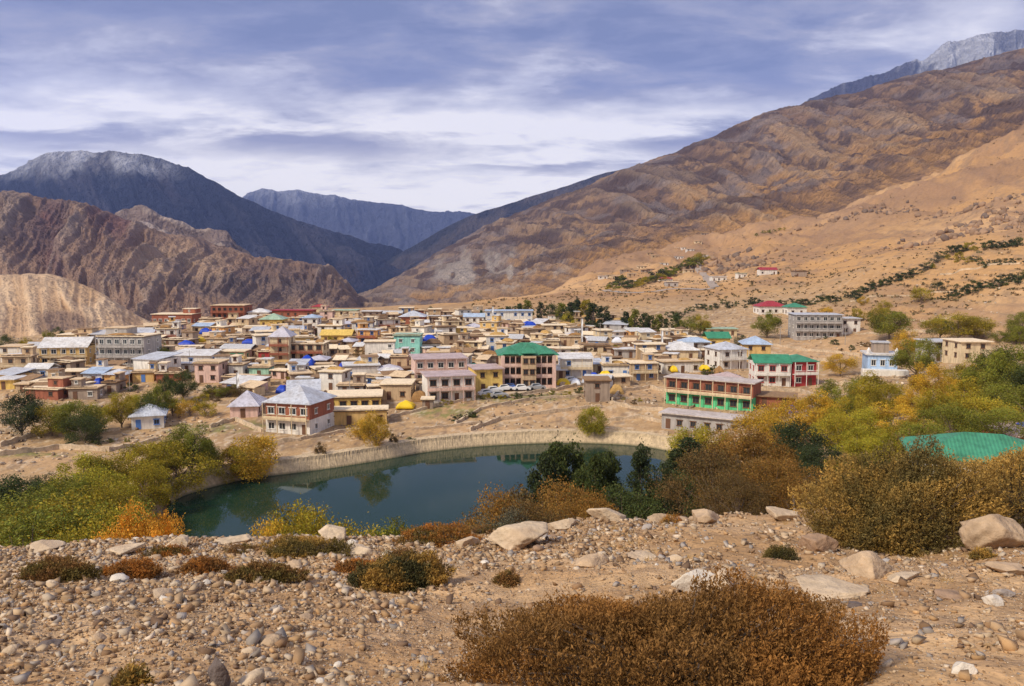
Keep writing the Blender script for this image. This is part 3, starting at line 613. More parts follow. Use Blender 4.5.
H(407, 354, 26, 2, d=8, wall='turquoise', roof='flat', rc='mint' if 'mint' in ROOFS else 'palegreen', fr='white', sh=2.9, label='pale turquoise two-storey house', land='turquoise house')
H(362, 379, 35, 1, d=8, wall='white', roof='flat', rc='white', fr='blue', yaw=R(14), sh=3.4, label='whitewashed house with blue-framed windows and white parapet', land='whitewashed house')
H(399, 369, 16, 1, wall='tan', roof='flat', rc='mud', sh=3.4, label='tall tan house between the whitewashed house and the pink guesthouse')
H(441, 383, 52, 2, d=12, wall='pink', roof='slab', rc='pinkish', yaw=R(12), sh=3.1, fr='white', bigwin=True, balc='pink', name='guesthouse', cat='guesthouse', group=None, label='upper wing of the pink guesthouse with railed verandas', land='pink guesthouse')
H(451, 402, 48, 2, d=9, wall='white', roof='slab', rc='pinkish', yaw=R(14), sh=3.0, fr='brown', bigwin=True, balc='pink', name='guesthouse', cat='guesthouse', group=None, label='lower white wing of the guesthouse with pink railings')
H(489, 392, 28, 2, d=9, wall='yellow', roof='slab', rc='pinkish', yaw=R(14), sh=2.8, fr='brown', label='yellow house with pinkish slab roof joined to the guesthouse')
H(354, 411, 54, 1, d=9, wall='yellow', roof='flat', rc='pale', yaw=R(8), sh=3.0, fr='brown', bigwin=True, ext=False, label='yellow upper house with long flat beige roof near the lake', land='long yellow house')
H(356, 425, 62, 1, d=4, wall='ochre', roof='flat', rc='pale', yaw=R(8), sh=3.0, fr='brown', ext=False, label='lower ochre house with a beige terrace roof facing the lake')
H(396, 400, 30, 1, d=8, wall='tan', roof='flat', rc='pale', sh=3.5, label='tan house with a rounded brown haystack in front')
# green roofed hotel: body with two projecting wings
def big_hotel():
    x, y, z0 = hit(529, 389); k = y / FPX
    root = empty('hotel', (x, y, z0), R(4)); tag(root, 'large tan hotel with broad emerald green roof and three balcony storeys', 'hotel'); LAND.append((x, y, 'green-roofed hotel')); FOOT.append((x, y + 7, 9, 14)); SCR.append((500, 558, 349, 389, y))
    W = 56 * k; m = MB(); sh = 2.75
    m.box(-W / 2, 2.5, -4, W / 2, 13, 3 * sh); m.box(-W * .13, 0, -4, W * .13, 2.5, 3 * sh); m.build('wall', wallm('tan'), root)
    for sx in (-1, 1): MB().box(sx * W * .47 - W * .03 * (1 if sx > 0 else 1), 1.2, -4, sx * W * .47 + W * .03, 2.5, 3 * sh).build('stair_wall', wallm('pink'), root)
    r = roofm('teal'); hipped(W, 10.5, 2.6, .9, 0).build('roof', r, root).location = (0, 2.5, 3 * sh + .1)
    for sx in (-.33, 0, .33):
        o = hipped(W * .2, 7, 1.7 if sx else 2.3, .5, 0).build('roof_gable', r, root); o.location = (sx * W, .3 if sx == 0 else 1.6, 3 * sh + .28 + (.5 if sx == 0 else .2))
    for s_ in range(3):
        for sx in (-1, 1):
            x0, x1 = (W * .13, W * .44) if sx > 0 else (-W * .44, -W * .13); b_ = MB(); zz = s_ * sh; b_.box(x0, 1.2, zz - .15, x1, 2.5, zz + .03); b_.build('balcony', wallm('pink'), root)
            ra = MB(); ra.box(x0, 1.2, zz + .1, x1, 1.26, zz + .75)
            for q in range(4): xx = x0 + (x1 - x0) * q / 3; ra.box(xx - .1, 1.18, zz + .03, xx + .1, 1.38, zz + sh - .15)
            ra.build('railing', wallm('pink'), root)
            for q in range(3): put_window(root, x0 + (x1 - x0) * (q + .5) / 3, 2.5, zz + .8, 0, 1.2, 1.4, 'brown')
        for q in (-.06, .06): put_window(root, q * W, 0, s_ * sh + .85, 0, 1.2, 1.3, 'brown')
big_hotel()
H(509, 324, 47, 2, d=10, wall='white', roof='slab', rc='lightblue', sh=2.9, fr='blue', label='long white school-like building with pale blue roof', land='long blue-roofed white building')
H(474, 323, 20, 1, wall='white', roof='gable', rc='lightblue', label='white shed with light blue roof at the top of the village')
H(545, 351, 28, 1, wall='cream', roof='flat', rc='pale', bigwin=True, sh=3.2, label='cream house with a row of dark windows behind the emerald roof')
H(571, 346, 23, 1, wall='tan', roof='flat', rc='pale', fr='white', sh=3.2, label='tan house with flat roof beside the white flagpole')
H(625, 358, 20, 1, wall='grey', roof='slab', rc='white', label='hut with flat white roof among the mud houses')
H(617, 378, 28, 1, wall='white', roof='flat', rc='mud', sh=3.3, fr='blue', label='white mud-roofed house beside a yellow tarpaulin', land='white house by the yellow tarpaulin')
H(598, 402, 24, 2, d=6, wall='stone', roof='flat', rc='brown', sh=2.4, label='rough stone two-storey house on the lake terraces', land='rough stone house')
H(676, 339, 24, 1, wall='white', roof='flat', rc='pale', fr='brown', sh=3.2, label='white house with dark windows below the poplars')
H(696, 350, 28, 1, wall='grey', roof='hip', rc='lightblue', sh=2.6, label='grey house with pale blue hipped roof', land='pale blue hipped roof')
H(719, 347, 22, 1, d=8, wall='yellow', roof='gable', rc='green', sh=3.0, label='bright yellow house with green pitched roof', land='yellow house with green roof')
H(722, 336, 30, 1, d=7, wall='cream', roof='slab', rc='palegreen', label='long low building with pale green roof behind the yellow house')
H(684, 360, 28, 1, d=9, wall='cream', roof='hip', rc='white', sh=3, rh=2.4, label='cream house under a bright white pyramid roof', land='white pyramid roof')
H(683, 373, 42, 1, d=5, wall='white', roof='flat', rc='mud', sh=3.0, yaw=R(12), ext=False, label='long low white building below the white pyramid roof')
H(733, 369, 30, 2, d=9, wall='white', roof='hip', rc='silver', yaw=R(14), sh=2.8, fr='brown', balc='white', label='white two-storey hotel with grey hipped roof', land='white two-storey hotel')
H(757, 361, 26, 2, d=9, wall='ochre', roof='hip', rc='lightblue', yaw=R(-8), sh=2.5, rh=2.2, fr='brown', label='ochre house with light blue hipped roof beside the white hotel', land='light blue hipped roof')
H(731, 390, 27, 1, d=7, wall='pink', roof='hip', rc='pinkish', sh=2.6, label='low house with faded pink hipped roof', land='faded pink hipped roof')
H(773, 314, 27, 1, d=10, wall='white', roof='hip', rc='red', rh=2.4, sh=3.5, label='hall with broad crimson roof below the hillside hedge', land='broad crimson roof')
H(797, 315, 19, 1, d=8, wall='white', roof='hip', rc='teal', sh=3.5, label='small building with teal green roof next to the crimson roof')
H(818, 339, 45, 3, d=11, wall='grey', roof='slab', rc='silver', sh=2.9, yaw=R(-6), fr='white', bigwin=True, balc='grey', name='hotel', cat='hotel', group=None, label='three-storey grey concrete hotel with dark balconies', land='three-storey concrete hotel')
H(850, 334, 20, 2, d=8, wall='white', roof='slab', rc='grey', sh=2.8, label='pale grey house joined to the hill side of the concrete hotel')
H(772, 386, 34, 2, d=8, wall='white', roof='gable', rc='green', yaw=R(-6), sh=2.9, rh=1.8, fr='red', bigwin=True, balc='white', base_wall='white', label='white guesthouse wing with green roof and red window frames', land='green-roofed red guesthouse')
H(804, 386, 25, 2, d=9, wall='red', roof='hip', rc='teal', yaw=R(6), sh=3.1, fr='white', bigwin=True, balc='white', label='crimson guesthouse wing with teal roof and white bands')
H(708, 408, 90, 2, d=6, wall='brick', roof='slab', rc='whitish', yaw=R(-33), sh=3.1, fr='brown', nw=7, bigwin=True, base_wall='green', door=False, balc='cream', name='hostel', cat='hostel', group=None, label='long hostel with bright green ground storey and brick upper storey', land='long green hostel')
H(700, 432, 82, 1, d=5, wall='grey', roof='slab', rc='whitish', yaw=R(-31), sh=3.1, fr='brown', nw=6, name='lodge', cat='lodge', group=None, label='long grey building with flat whitish roof below the green hostel')
H(775, 408, 38, 1, d=6, wall='brick', roof='slab', rc='brown', yaw=R(-20), sh=2.4, label='unfinished brick building above the yellow willows', land='unfinished brick building')
H(947, 361, 28, 2, d=9, wall='grey', roof='slab', rc='grey', sh=2.6, bigwin=True, yaw=R(4), label='grey house with flat roof half hidden by orchard trees', land='grey house in the orchard')
H(975, 361, 30, 2, d=9, wall='cream', roof='slab', rc='pale', sh=2.5, label='cream house with white flat roof in the orchard trees')
def temple():
    x, y, z0 = hit(882, 375); root = empty('temple', (x, y, z0), R(-14)); tag(root, 'blue and white tiered temple with stone turret beside a round tree', 'temple'); LAND.append((x, y, 'blue and white temple')); FOOT.append((x, y + 4, 6, 10))
    MB().box(-3.6, 0, -4, 3.6, 8, 5.2).build('wall', wallm('blue'), root)
    MB().box(-4.2, -.5, 5.2, 4.2, 8.4, 5.6).build('roof', roofm('white'), root)
    MB().box(-1.9, 2.5, 5.6, 1.9, 6, 8.2).build('turret', wallm('stone'), root); MB().box(-2.2, 2.2, 8.2, 2.2, 6.3, 8.5).build('turret_roof', roofm('grey'), root)
    MB().box(-5.2, -3.0, -4, 5.8, -.03, 1.6).build('terrace', wallm('white'), root)
    for k in (-2.2, 0, 2.2): put_window(root, k, 0, 2.4, 0, 1.2, 1.6, 'white')
    for k in (-3.4, 3.4): b_ = MB(); b_.tube([(k, .5, 5.6), (k, .5, 6.4), (k, .5, 7.2)], [.45, .5, .05], 8); b_.build('finial', roofm('white'), root)
temple()
# near building with the teal roof, roof eaves just above the shrub
def near_green():
    x, y, z = [float(q) for q in at(990, 478, 62)]
    root = empty('house', (x, y, H1(x, y) - .3), R(-20)); z0 = root.location.z; tag(root, 'nearby white house with wide teal sheet-metal roof behind the big gold-green shrub', 'house'); LAND.append((x, y, 'wide teal roof')); FOOT.append((x, y + 3, 7, 9))
    ze = float(at(970, 462, 62)[2]) - z0; MB().box(-5.0, -.3, -3, 5.0, 6.4, ze).build('wall', wallm('white'), root)
    rf = MB(); w, d, h, o_ = 10.4, 6.4, 1.6, .7
    hipped(w, d, h, o_, ze + .1, .35).build('roof', roofm('teal'), root)
    rb = MB()
    for k in range(15): xx = -w / 2 - o_ + .35 + k * .69; rb.box(xx - .02, -o_ - .01, ze + .06, xx + .02, -o_ + .04, ze + .16)
    rb.build('gutter_ribs', FRAMES['green'], root)
    for k in (-3, 0, 3): put_window(root, k, -.3, ze - 1.9, 0, 1.1, 1.2, 'white')
    put_door(root, 1.5, -.3, ze - 2.6)
near_green()
H(1036, 452, 44, 1, d=6, wall='brick', roof='slab', rc='pinkish', Y=76, z=float(at(1036, 449, 76)[2]), sh=1.3, wins=False, side=False, label='corner of a small brick house beside the wide teal roof')
TARPS = [(430, 346, 14, 8, 'TB', 'tarpaulin', 'big square blue tarpaulin beside the turquoise house'), (207, 336, 10, 5, 'TB', 'tarpaulin', 'blue tarpaulin under the sky blue roof'), (187, 349, 13, 5, 'TB', 'tarpaulin', 'blue tarpaulin behind the blue-framed bungalow'), (250, 346, 11, 4, 'TB', 'tarpaulin', 'small blue tarpaulin left of the red-walled house'.replace('left of', 'near')),
    (308, 369, 14, 9, 'TB', 'tarpaulin', 'crumpled blue tarpaulin beside the white hut with grey sheet roof'), (344, 371, 7, 5, 'TB', 'tarpaulin', 'small dark blue sheet at the corner of the whitewashed house'), (529, 331, 14, 8, 'TB', 'tarpaulin', 'bright blue tarpaulin below the long blue-roofed school'), (283, 392, 9, 6, 'TB', 'tarpaulin', 'blue tarpaulin roofing a pen behind the big lodge'), (101, 384, 6, 6, 'TB', 'tarpaulin', 'blue sheet hanging by the orange house'),
    (594, 379, 8, 6, 'TB', 'tarpaulin', 'small bright blue sheet next to the yellow tarpaulin'), (617, 345, 9, 6, 'TW', 'tarpaulin', 'white cloth sheet with dark stripe among the poplars'.replace(' with dark stripe', '')), (605, 379, 12, 10, 'TY', 'tarpaulin', 'yellow tarpaulin over the rough stone terrace'), (406, 407, 15, 7, 'TY', 'tarpaulin', 'yellow tarpaulin like a tent below the pink guesthouse'), (197, 344, 15, 6, 'TY', 'tarpaulin', 'yellow sheet on a low roof near the monastery hall'),
    (704, 373, 8, 4, 'TY', 'tarpaulin', 'small yellow sheet above the green hostel'), (673, 374, 6, 4, 'TY', 'tarpaulin', 'tiny yellow sheet on the bank above the hostel'), (327, 398, 13, 7, 'TG', 'tarpaulin', 'green sheet beside the long yellow house'), (475, 372, 13, 6, 'TG', 'tarpaulin', 'green sheet between guesthouse and green-roofed hotel'), (424, 370, 14, 7, 'TP', 'tarpaulin', 'pink cloth on the guesthouse corner'), (435, 372, 9, 5, 'TW', 'tarpaulin', 'white sheet beside the pink cloth'),
    (563, 384, 12, 6, 'TY', 'tarpaulin', 'dull yellow sheet beside the parking lot'), (575, 384, 9, 6, 'TW', 'tarpaulin', 'white sheet beside the parking lot'), (790, 412, 9, 4, 'TB', 'tarpaulin', 'faded blue sheet by the unfinished brick building'), (1021, 432, 6, 12, 'TB', 'tarpaulin', 'blue sheet behind the wide teal roof'), (333, 340, 16, 7, 'TY', 'tarpaulin', 'yellow sheet spread before the straw-coloured roof')]
for u, v, w, h, m, nm, lb in TARPS:
    if u < 1000: p_ = hit(u, v); FOOT.append((p_[0], p_[1] - .6, 2.2, w)); SCR.append((u - w / 2, u + w / 2, v - h, v, p_[1]))
# ---- the rest of the village
VILL = np.array([(2, 396), (0, 362), (70, 345), (120, 338), (150, 328), (260, 320), (400, 315), (480, 316), (560, 326), (640, 332), (668, 338), (712, 348), (708, 366), (668, 377), (650, 383), (600, 396), (572, 384), (500, 384), (478, 398), (440, 408), (400, 417), (330, 405), (258, 400), (205, 388), (160, 384), (105, 398), (50, 404)], float)
def inpoly(x, y, P):
    c = False; j = len(P) - 1
    for i in range(len(P)):
        if (P[i][1] > y) != (P[j][1] > y) and x < (P[j][0] - P[i][0]) * (y - P[i][1]) / (P[j][1] - P[i][1]) + P[i][0]: c = not c
        j = i
    return c
colw = ['mud'] * 5 + ['cream'] * 4 + ['tan'] * 4 + ['stone'] * 4 + ['white'] * 6 + ['ochre'] * 2 + ['grey', 'grey', 'pink', 'yellow', 'orange', 'brick', 'cream', 'white']
rfs = [('flat', 'mud')] * 9 + [('flat', 'pale')] * 9 + [('flat', 'brown')] * 3 + [('slab', 'pale'), ('slab', 'white'), ('shed', 'silver'), ('shed', 'white'), ('hip', 'lavender'), ('gable', 'grey')]
RN = {('flat', 'mud'): 'mud roof', ('flat', 'pale'): 'pale flat roof', ('flat', 'brown'): 'brown earth roof', ('slab', 'pale'): 'beige slab roof', ('slab', 'white'): 'white slab roof', ('shed', 'silver'): 'silvery lean-to roof', ('shed', 'white'): 'white lean-to roof', ('hip', 'lavender'): 'pale hipped roof', ('gable', 'grey'): 'grey pitched roof'}
nfill = 0; tries = 0
while nfill < 212 and tries < 26000:
    tries += 1; y = math.exp(rng.uniform(math.log(176), math.log(455))); x = rng.uniform(-.66, .27) * y
    z = H1(x, y); u, v = proj(x, y, z); u = float(u); v = float(v)
    if not inpoly(u, v, VILL): continue
    w = rng.uniform(4.8, 10); d = rng.uniform(4.2, 7); st = 2 if rng.random() < .42 else 1; r = math.hypot(w, d) / 2 * .86
    if any(math.hypot(x - a, y + d / 2 - b_) < (r + c) * .82 for a, b_, c, _ in FOOT): continue
    sh = rng.uniform(2.1, 2.6); hp = st * sh * FPX / y; wp = w * FPX / y / 2; bad = False
    for a, b_, t_, q, yy in SCR:
        if y < yy and u + wp > a + 2 and u - wp < b_ - 2 and (v - hp) < q - .3 * (q - t_): bad = True; break
    if bad: continue
    wl = rng.choice(colw); rt, rc_ = rng.choice(rfs)
    desc = ('two-storey ' if st == 2 else '') + {'mud': 'mud-brick', 'stone': 'rough stone', 'tan': 'tan mud'}.get(wl, wl) + ' house with ' + RN[(rt, rc_)]
    house(u, v, w, st, d, wl, rt, rc_, yaw=R(rng.choice([0, 8, -10, 14, -20, 25, 4]) + rng.uniform(-3, 3)), fr=rng.choice(['brown', 'brown', 'white', 'blue', 'brown']), desc=desc, px_=False, sh=sh, pos=(x, y, z),
          balc=('brick' if rng.random() < .5 else 'cream') if (st == 2 and rng.random() < .35) else False)
    nfill += 1
print('filler houses', nfill, tries)
ns = 0; tries = 0
while ns < 230 and tries < 30000:
    tries += 1; y = math.exp(rng.uniform(math.log(172), math.log(440))); x = rng.uniform(-.66, .27) * y; z = H1(x, y); u, v = proj(x, y, z); u = float(u); v = float(v)
    if not inpoly(u, v, VILL): continue
    w = rng.uniform(2.4, 5.2); d = rng.uniform(2.2, 3.8)
    if any(math.hypot(x - a, y + d / 2 - b_) < (w * .4 + c * .72) for a, b_, c, _ in FOOT): continue
    if any(y < yy and u + 6 > a and u - 6 < b_ and v - 2.6 * FPX / y < q - .25 * (q - t_) for a, b_, t_, q, yy in SCR): continue
    wl = rng.choice(['mud', 'stone', 'stone', 'white', 'tan', 'cream', 'pink', 'stone']); rc_ = rng.choice(['mud', 'brown', 'pale', 'brown', 'white'])
    house(u, v, w, 1, d, wl, 'flat' if rng.random() < .6 else 'shed', rc_ if rc_ != 'brown' else 'brown', yaw=R(rng.uniform(-30, 30)), desc='small %s shed with %s roof' % (wl, {'mud': 'mud', 'brown': 'brown', 'pale': 'pale', 'white': 'white'}[rc_]), noun='shed', name='shed', cat='shed', group='sheds between the houses', px_=False, sh=rng.uniform(1.9, 2.4), pos=(x, y, z), ext=False, side=False, nw=2 if w > 4 else 1)
    ns += 1
print('sheds', ns)
# far hamlet on the slope
hk = 0
for (u, v) in [(603, 288), (610, 284), (617, 287), (618, 279), (625, 283), (632, 286), (629, 275), (636, 279), (642, 273), (645, 282), (651, 276), (655, 269), (660, 281), (664, 273), (668, 265), (672, 276), (679, 268), (684, 261), (690, 266), (698, 260), (705, 256), (676, 259), (650, 265), (712, 252), (640, 290), (688, 288)]:
    wl, rc_ = rng.choice([('mud', 'mud'), ('stone', 'mud'), ('white', 'pale'), ('cream', 'mud'), ('stone', 'brown'), ('mud', 'pale'), ('white', 'white'), ('cream', 'pale')])
    Yh = 690 + (290 - v) * 9; xx = float(at(u, v, Yh)[0]); 
    o = house(u, v, rng.uniform(6, 9.5), 1, 5.5, wl, 'flat' if rng.random() < .6 else 'slab', rc_, desc='small %s house of the far hamlet' % wl, px_=False, pos=(xx, Yh, H1(xx, Yh)), group='houses of the far hamlet', sh=2.5, ext=False, side=False); hk += 1
for (u, v, w, wl, rt, rc_, lb, Yh) in [(666, 285, 13, 'white', 'hip', 'red', 'isolated hut with red roof by the far road', 640), (719, 288, 15, 'white', 'slab', 'white', 'pair of white sheds on the far slope above the poplars', 600), (742, 287, 9, 'white', 'slab', 'palegreen', 'tiny shed with greenish roof on the far slope', 590),
                                      (768, 291, 17, 'white', 'gable', 'red', 'white roadside building with red roof on the far slope', 560), (672, 298, 12, 'grey', 'slab', 'pale', 'low grey shed on the dry slope below the far road', 560), (800, 297, 12, 'stone', 'flat', 'brown', 'dark stone hut on the slope above the hedge', 520)]:
    xx = float(at(u, v, Yh)[0]); house(u, v, w, 1, 7, wl, rt, rc_, label=lb, pos=(xx, Yh, H1(xx, Yh)), sh=3.4, side=False, group='houses of the far hamlet')

# ------------------------------------------------------------------ lake embankment
def embank():
    mask = [k for k in range(len(LK))]; P = [p for p in LK]
    a0 = np.array([(proj(p[0], p[1], 0)[0]) for p in P]); sel = [k for k in range(len(P)) if P[k][1] > 118 and -60 < P[k][0] < 60]
    Q = np.array([P[k] for k in sel]); c = LK.mean(0)
    T = np.gradient(Q, axis=0); N = np.stack([T[:, 1], -T[:, 0]], 1); N /= np.linalg.norm(N, axis=1)[:, None]
    N *= np.sign(((Q - c) * N).sum(1))[:, None]
    # refine
    t = np.arange(len(Q)); tt = np.linspace(0, len(Q) - 1, 700); Q = np.stack([np.interp(tt, t, Q[:, i]) for i in (0, 1)], 1); N = np.stack([np.interp(tt, t, N[:, i]) for i in (0, 1)], 1)
    prof = [(-.5, -.8), (.1, .0), (.6, .9), (1.1, 1.75), (1.25, 2.35), (3.0, 2.45), (3.05, 1.2)]
    V = []; 
    for i, (q, n) in enumerate(zip(Q, N)):
        for j, (o, z) in enumerate(prof):
            jit = (vn(i * .9, j * 3.7, 5) - .5) * .16; V.append((q[0] + n[0] * (o + jit), q[1] + n[1] * (o + jit), z + jit * .5))
    k = len(prof); F = [(i * k + j, i * k + j + 1, (i + 1) * k + j + 1, (i + 1) * k + j) for i in range(len(Q) - 1) for j in range(k - 1)]
    m = pmat('embankment_stone', (.60, .46, .29), .95, .2, 1.8, bump=.3, dirt=(.33, .25, .17))
    t = m.node_tree; b = t.nodes['Principled BSDF']; g = NN(t, 'ShaderNodeNewGeometry'); vo = NN(t, 'ShaderNodeTexVoronoi', feature='DISTANCE_TO_EDGE', Scale=1.5); t.links.new(g.outputs['Position'], vo.inputs[0]); src = b.inputs['Base Color'].links[0].from_socket
    t.links.new(mixc(t, 1., src, ramp(t, vo.outputs[0], [(.0, (.72,) * 3), (.06, (1,) * 3)]), 'MULTIPLY'), b.inputs['Base Color'])
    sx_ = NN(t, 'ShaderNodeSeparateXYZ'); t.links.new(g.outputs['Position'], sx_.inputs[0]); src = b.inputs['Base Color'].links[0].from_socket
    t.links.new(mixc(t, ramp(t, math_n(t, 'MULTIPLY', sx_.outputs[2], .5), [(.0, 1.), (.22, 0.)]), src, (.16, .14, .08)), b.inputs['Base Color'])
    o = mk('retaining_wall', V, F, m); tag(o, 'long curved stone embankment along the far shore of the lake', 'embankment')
    return Q, N
EQ, EN = embank()
LAND.append((0, 165, 'lake embankment'))
# ------------------------------------------------------------------ dry stone walls
STONEW = pmat('dry_stone', (.54, .42, .29), .95, .4, 2.2, bump=.8)
def wall_line(pts, h=1.1, th=.5, label=None, desc='dry stone wall', mat=STONEW, name='stone_wall', grp='dry stone walls', px=True):
    P = []
    for p in pts:
        q = hit(*p) if px else (p[0], p[1], 0)
        if q: P.append(q[:2])
    if len(P) < 2: return
    P = np.array(P); L_ = np.r_[0, np.cumsum(np.hypot(*np.diff(P, axis=0).T))]; n = max(4, int(L_[-1] / .8)); tt = np.linspace(0, L_[-1], n)
    X = np.interp(tt, L_, P[:, 0]); Y = np.interp(tt, L_, P[:, 1]); Z = height(X, Y); dx = np.gradient(X); dy = np.gradient(Y); l = np.hypot(dx, dy) + 1e-6; nx, ny = -dy / l, dx / l
    V = []
    for i in range(n):
        j1, j2, j3 = (vn(i * .8, k * 9.1, 11) - .5 for k in (1, 2, 3)); hh = h * (1 + j1 * .5)
        for s_, z in ((-.5, -1), (-.42 + j2 * .3, hh), (.42 + j3 * .3, hh), (.5, -1)): V.append((X[i] + nx[i] * th * s_, Y[i] + ny[i] * th * s_, Z[i] + z))
    F = [(i * 4 + j, i * 4 + (j + 1) % 4, i * 4 + 4 + (j + 1) % 4, i * 4 + 4 + j) for i in range(n - 1) for j in range(4)] + [(0, 3, 2, 1), tuple((n - 1) * 4 + k for k in range(4))]
    o = mk(name, V, F, mat)
    if label: tag(o, label, 'wall', grp)
    else: tag(o, None, 'wall', grp); later(o, desc, 'wall', float(X[n // 2]), float(Y[n // 2]))
for pts in [[(0, 447), (30, 437), (62, 432)], [(0, 456), (60, 449), (110, 452)], [(62, 432), (80, 436), (120, 430)], [(105, 452), (135, 446), (160, 440)], [(0, 432), (20, 431)],
            [(210, 428), (235, 420), (262, 432)], [(300, 440), (345, 432), (390, 431)], [(262, 444), (300, 441)], [(470, 431), (500, 420), (560, 412), (600, 408)], [(455, 424), (480, 410), (530, 400), (585, 396)],
            [(420, 430), (480, 424)], [(612, 402), (620, 392), (650, 388), (672, 394)], [(610, 404), (640, 410), (668, 412)], [(690, 398), (720, 400)], [(600, 422), (640, 418), (668, 424)],
            [(560, 386), (580, 384), (600, 380)], [(480, 398), (520, 396), (556, 391), (583, 384)], [(760, 390), (800, 392), (835, 402)], [(840, 385), (870, 384)], [(830, 330), (880, 336)],
            [(880, 318), (930, 322), (990, 320)], [(850, 302), (900, 296), (960, 290), (1020, 282)], [(900, 330), (990, 333)], [(770, 345), (820, 352), (860, 356)], [(765, 354), (830, 362)], [(940, 275), (1020, 264)],
            [(390, 418), (430, 408), (470, 400)], [(230, 404), (262, 398)], [(300, 385), (345, 388), (400, 384)], [(650, 348), (690, 352)], [(600, 362), (640, 364)], [(180, 388), (220, 392)], [(20, 384), (70, 386)], [(560, 432), (620, 432), (668, 436)]]:
    wall_line(pts, h=rng.uniform(.45, .95))
# ------------------------------------------------------------------ road by the guesthouse and the far road
def ribbon(name, pts, w, colr, lift=.06, px=True, label=None):
    P = np.array([hit(*p)[:2] for p in pts]) if px else np.array(pts, float)
    L_ = np.r_[0, np.cumsum(np.hypot(*np.diff(P, axis=0).T))]; n = int(L_[-1] / 1.5) + 4; tt = np.linspace(0, L_[-1], n); X = np.interp(tt, L_, P[:, 0]); Y = np.interp(tt, L_, P[:, 1])
    k = np.ones(5) / 5; X = np.convolve(np.pad(X, 2, 'edge'), k, 'valid'); Y = np.convolve(np.pad(Y, 2, 'edge'), k, 'valid'); dx = np.gradient(X); dy = np.gradient(Y); l = np.hypot(dx, dy) + 1e-6
    V = []; m = 7
    for q in np.linspace(-.5, .5, m):
        xx = X - dy / l * w * q; yy = Y + dx / l * w * q; V.append(np.stack([xx, yy, np.maximum(height(xx, yy), height(X, Y) - .05) + lift * (1 if abs(q) < .45 else .2)], 1))
    V = np.array(V); idx = np.arange(m * n).reshape(m, n); F = np.stack([idx[:-1, :-1], idx[:-1, 1:], idx[1:, 1:], idx[1:, :-1]], -1).reshape(-1, 4)
    return tag(mk(name, V.reshape(-1, 3), F, colr, smooth=True), kind='structure')
ROADM = pmat('road_dust', (.50, .39, .28), .95, .12, .5); ASPH = pmat('road_asphalt', (.36, .29, .24), .9, .1, .5)
ribbon('road', [(478, 397), (500, 396), (530, 392), (560, 386), (583, 380)], 5.5, ROADM)
ribbon('road', [(604, 290), (630, 293), (650, 292), (675, 289), (700, 290), (715, 288)], 6, ASPH, .4)
ribbon('road', [(715, 288), (706, 277), (698, 268), (700, 261), (706, 255)], 6, ASPH, .4)
# ------------------------------------------------------------------ foliage
rs = np.random.RandomState(5)
def unit(n, r_=rs): v = r_.normal(size=(n, 3)); return v / np.linalg.norm(v, axis=1)[:, None]
def leaf_quads(P, size, r_, up=.0, asp=.55):
    n = len(P); a = unit(n, r_); a[:, 2] += up; a /= np.linalg.norm(a, axis=1)[:, None]; b = np.cross(a, unit(n, r_)); b /= np.linalg.norm(b, axis=1)[:, None] + 1e-9
    s_ = (size * r_.uniform(.6, 1.3, n))[:, None]
    V = np.stack([P - a * s_, P + b * s_ * asp, P + a * s_, P - b * s_ * asp], 1).reshape(-1, 3); return V, np.arange(n * 4).reshape(n, 4)
def crown_mesh(shape, n, size, seed, nclump=26):
    r_ = np.random.RandomState(seed); env = {'round': (.46, .46, .43, .54), 'wide': (.60, .60, .42, .54), 'poplar': (.17, .17, .46, .53), 'bush': (.60, .60, .44, .42), 'loose': (.40, .40, .44, .54), 'column': (.24, .24, .44, .52)}[shape]
    C = unit(nclump, r_) * r_.uniform(.35, .88, (nclump, 1)) ** .7; C[:, 2] *= 1.0; cr = r_.uniform(.20, .38, nclump) * (1.15 if shape in ('poplar', 'column') else 1)
    if shape in ('poplar', 'column'): C[:, 2] = np.linspace(-.95, .95, nclump) + r_.normal(0, .05, nclump); C[:, :2] *= (np.sqrt(np.clip(1.05 - C[:, 2:3] ** 2, 0, 1)) * (1 - .3 * C[:, 2:3]) + .1)
    k = r_.randint(0, nclump, n); dd = unit(n, r_); rad = r_.uniform(.25, 1, n) ** .45 * (1 + .35 * np.sin(dd[:, 0] * 7 + k) * np.sin(dd[:, 2] * 6 + k * 2)); P = C[k] + dd * (cr[k] * rad)[:, None]
    if shape in ('poplar', 'column'): P[:, 2] = C[k][:, 2] + dd[:, 2] * cr[k] * .5
    # stray twigs beyond the outline
    m = r_.rand(n) < .07; P[m] *= 1 + .16 * r_.rand(m.sum(), 1)
    P = P * np.array(env[:3]); P[:, 2] += env[3]; P = P[P[:, 2] > .02]
    cl = r_.uniform(.55, 1.45, nclump)[k[:len(P)]]; nn = len(P); V, F = leaf_quads(P, np.full(nn, size), r_, up=.5)
    hue = r_.normal(0, .10, nn); c = np.stack([cl * (1 + hue), cl * (1 + .0 * hue), cl * (1 - .4 * hue)], 1) * r_.uniform(.8, 1.2, (nn, 1))
    # shoots carry yellower leaves towards their tips
    return V, F, np.repeat(c, 4, 0), C * np.array(env[:3]) + [0, 0, env[3]], env
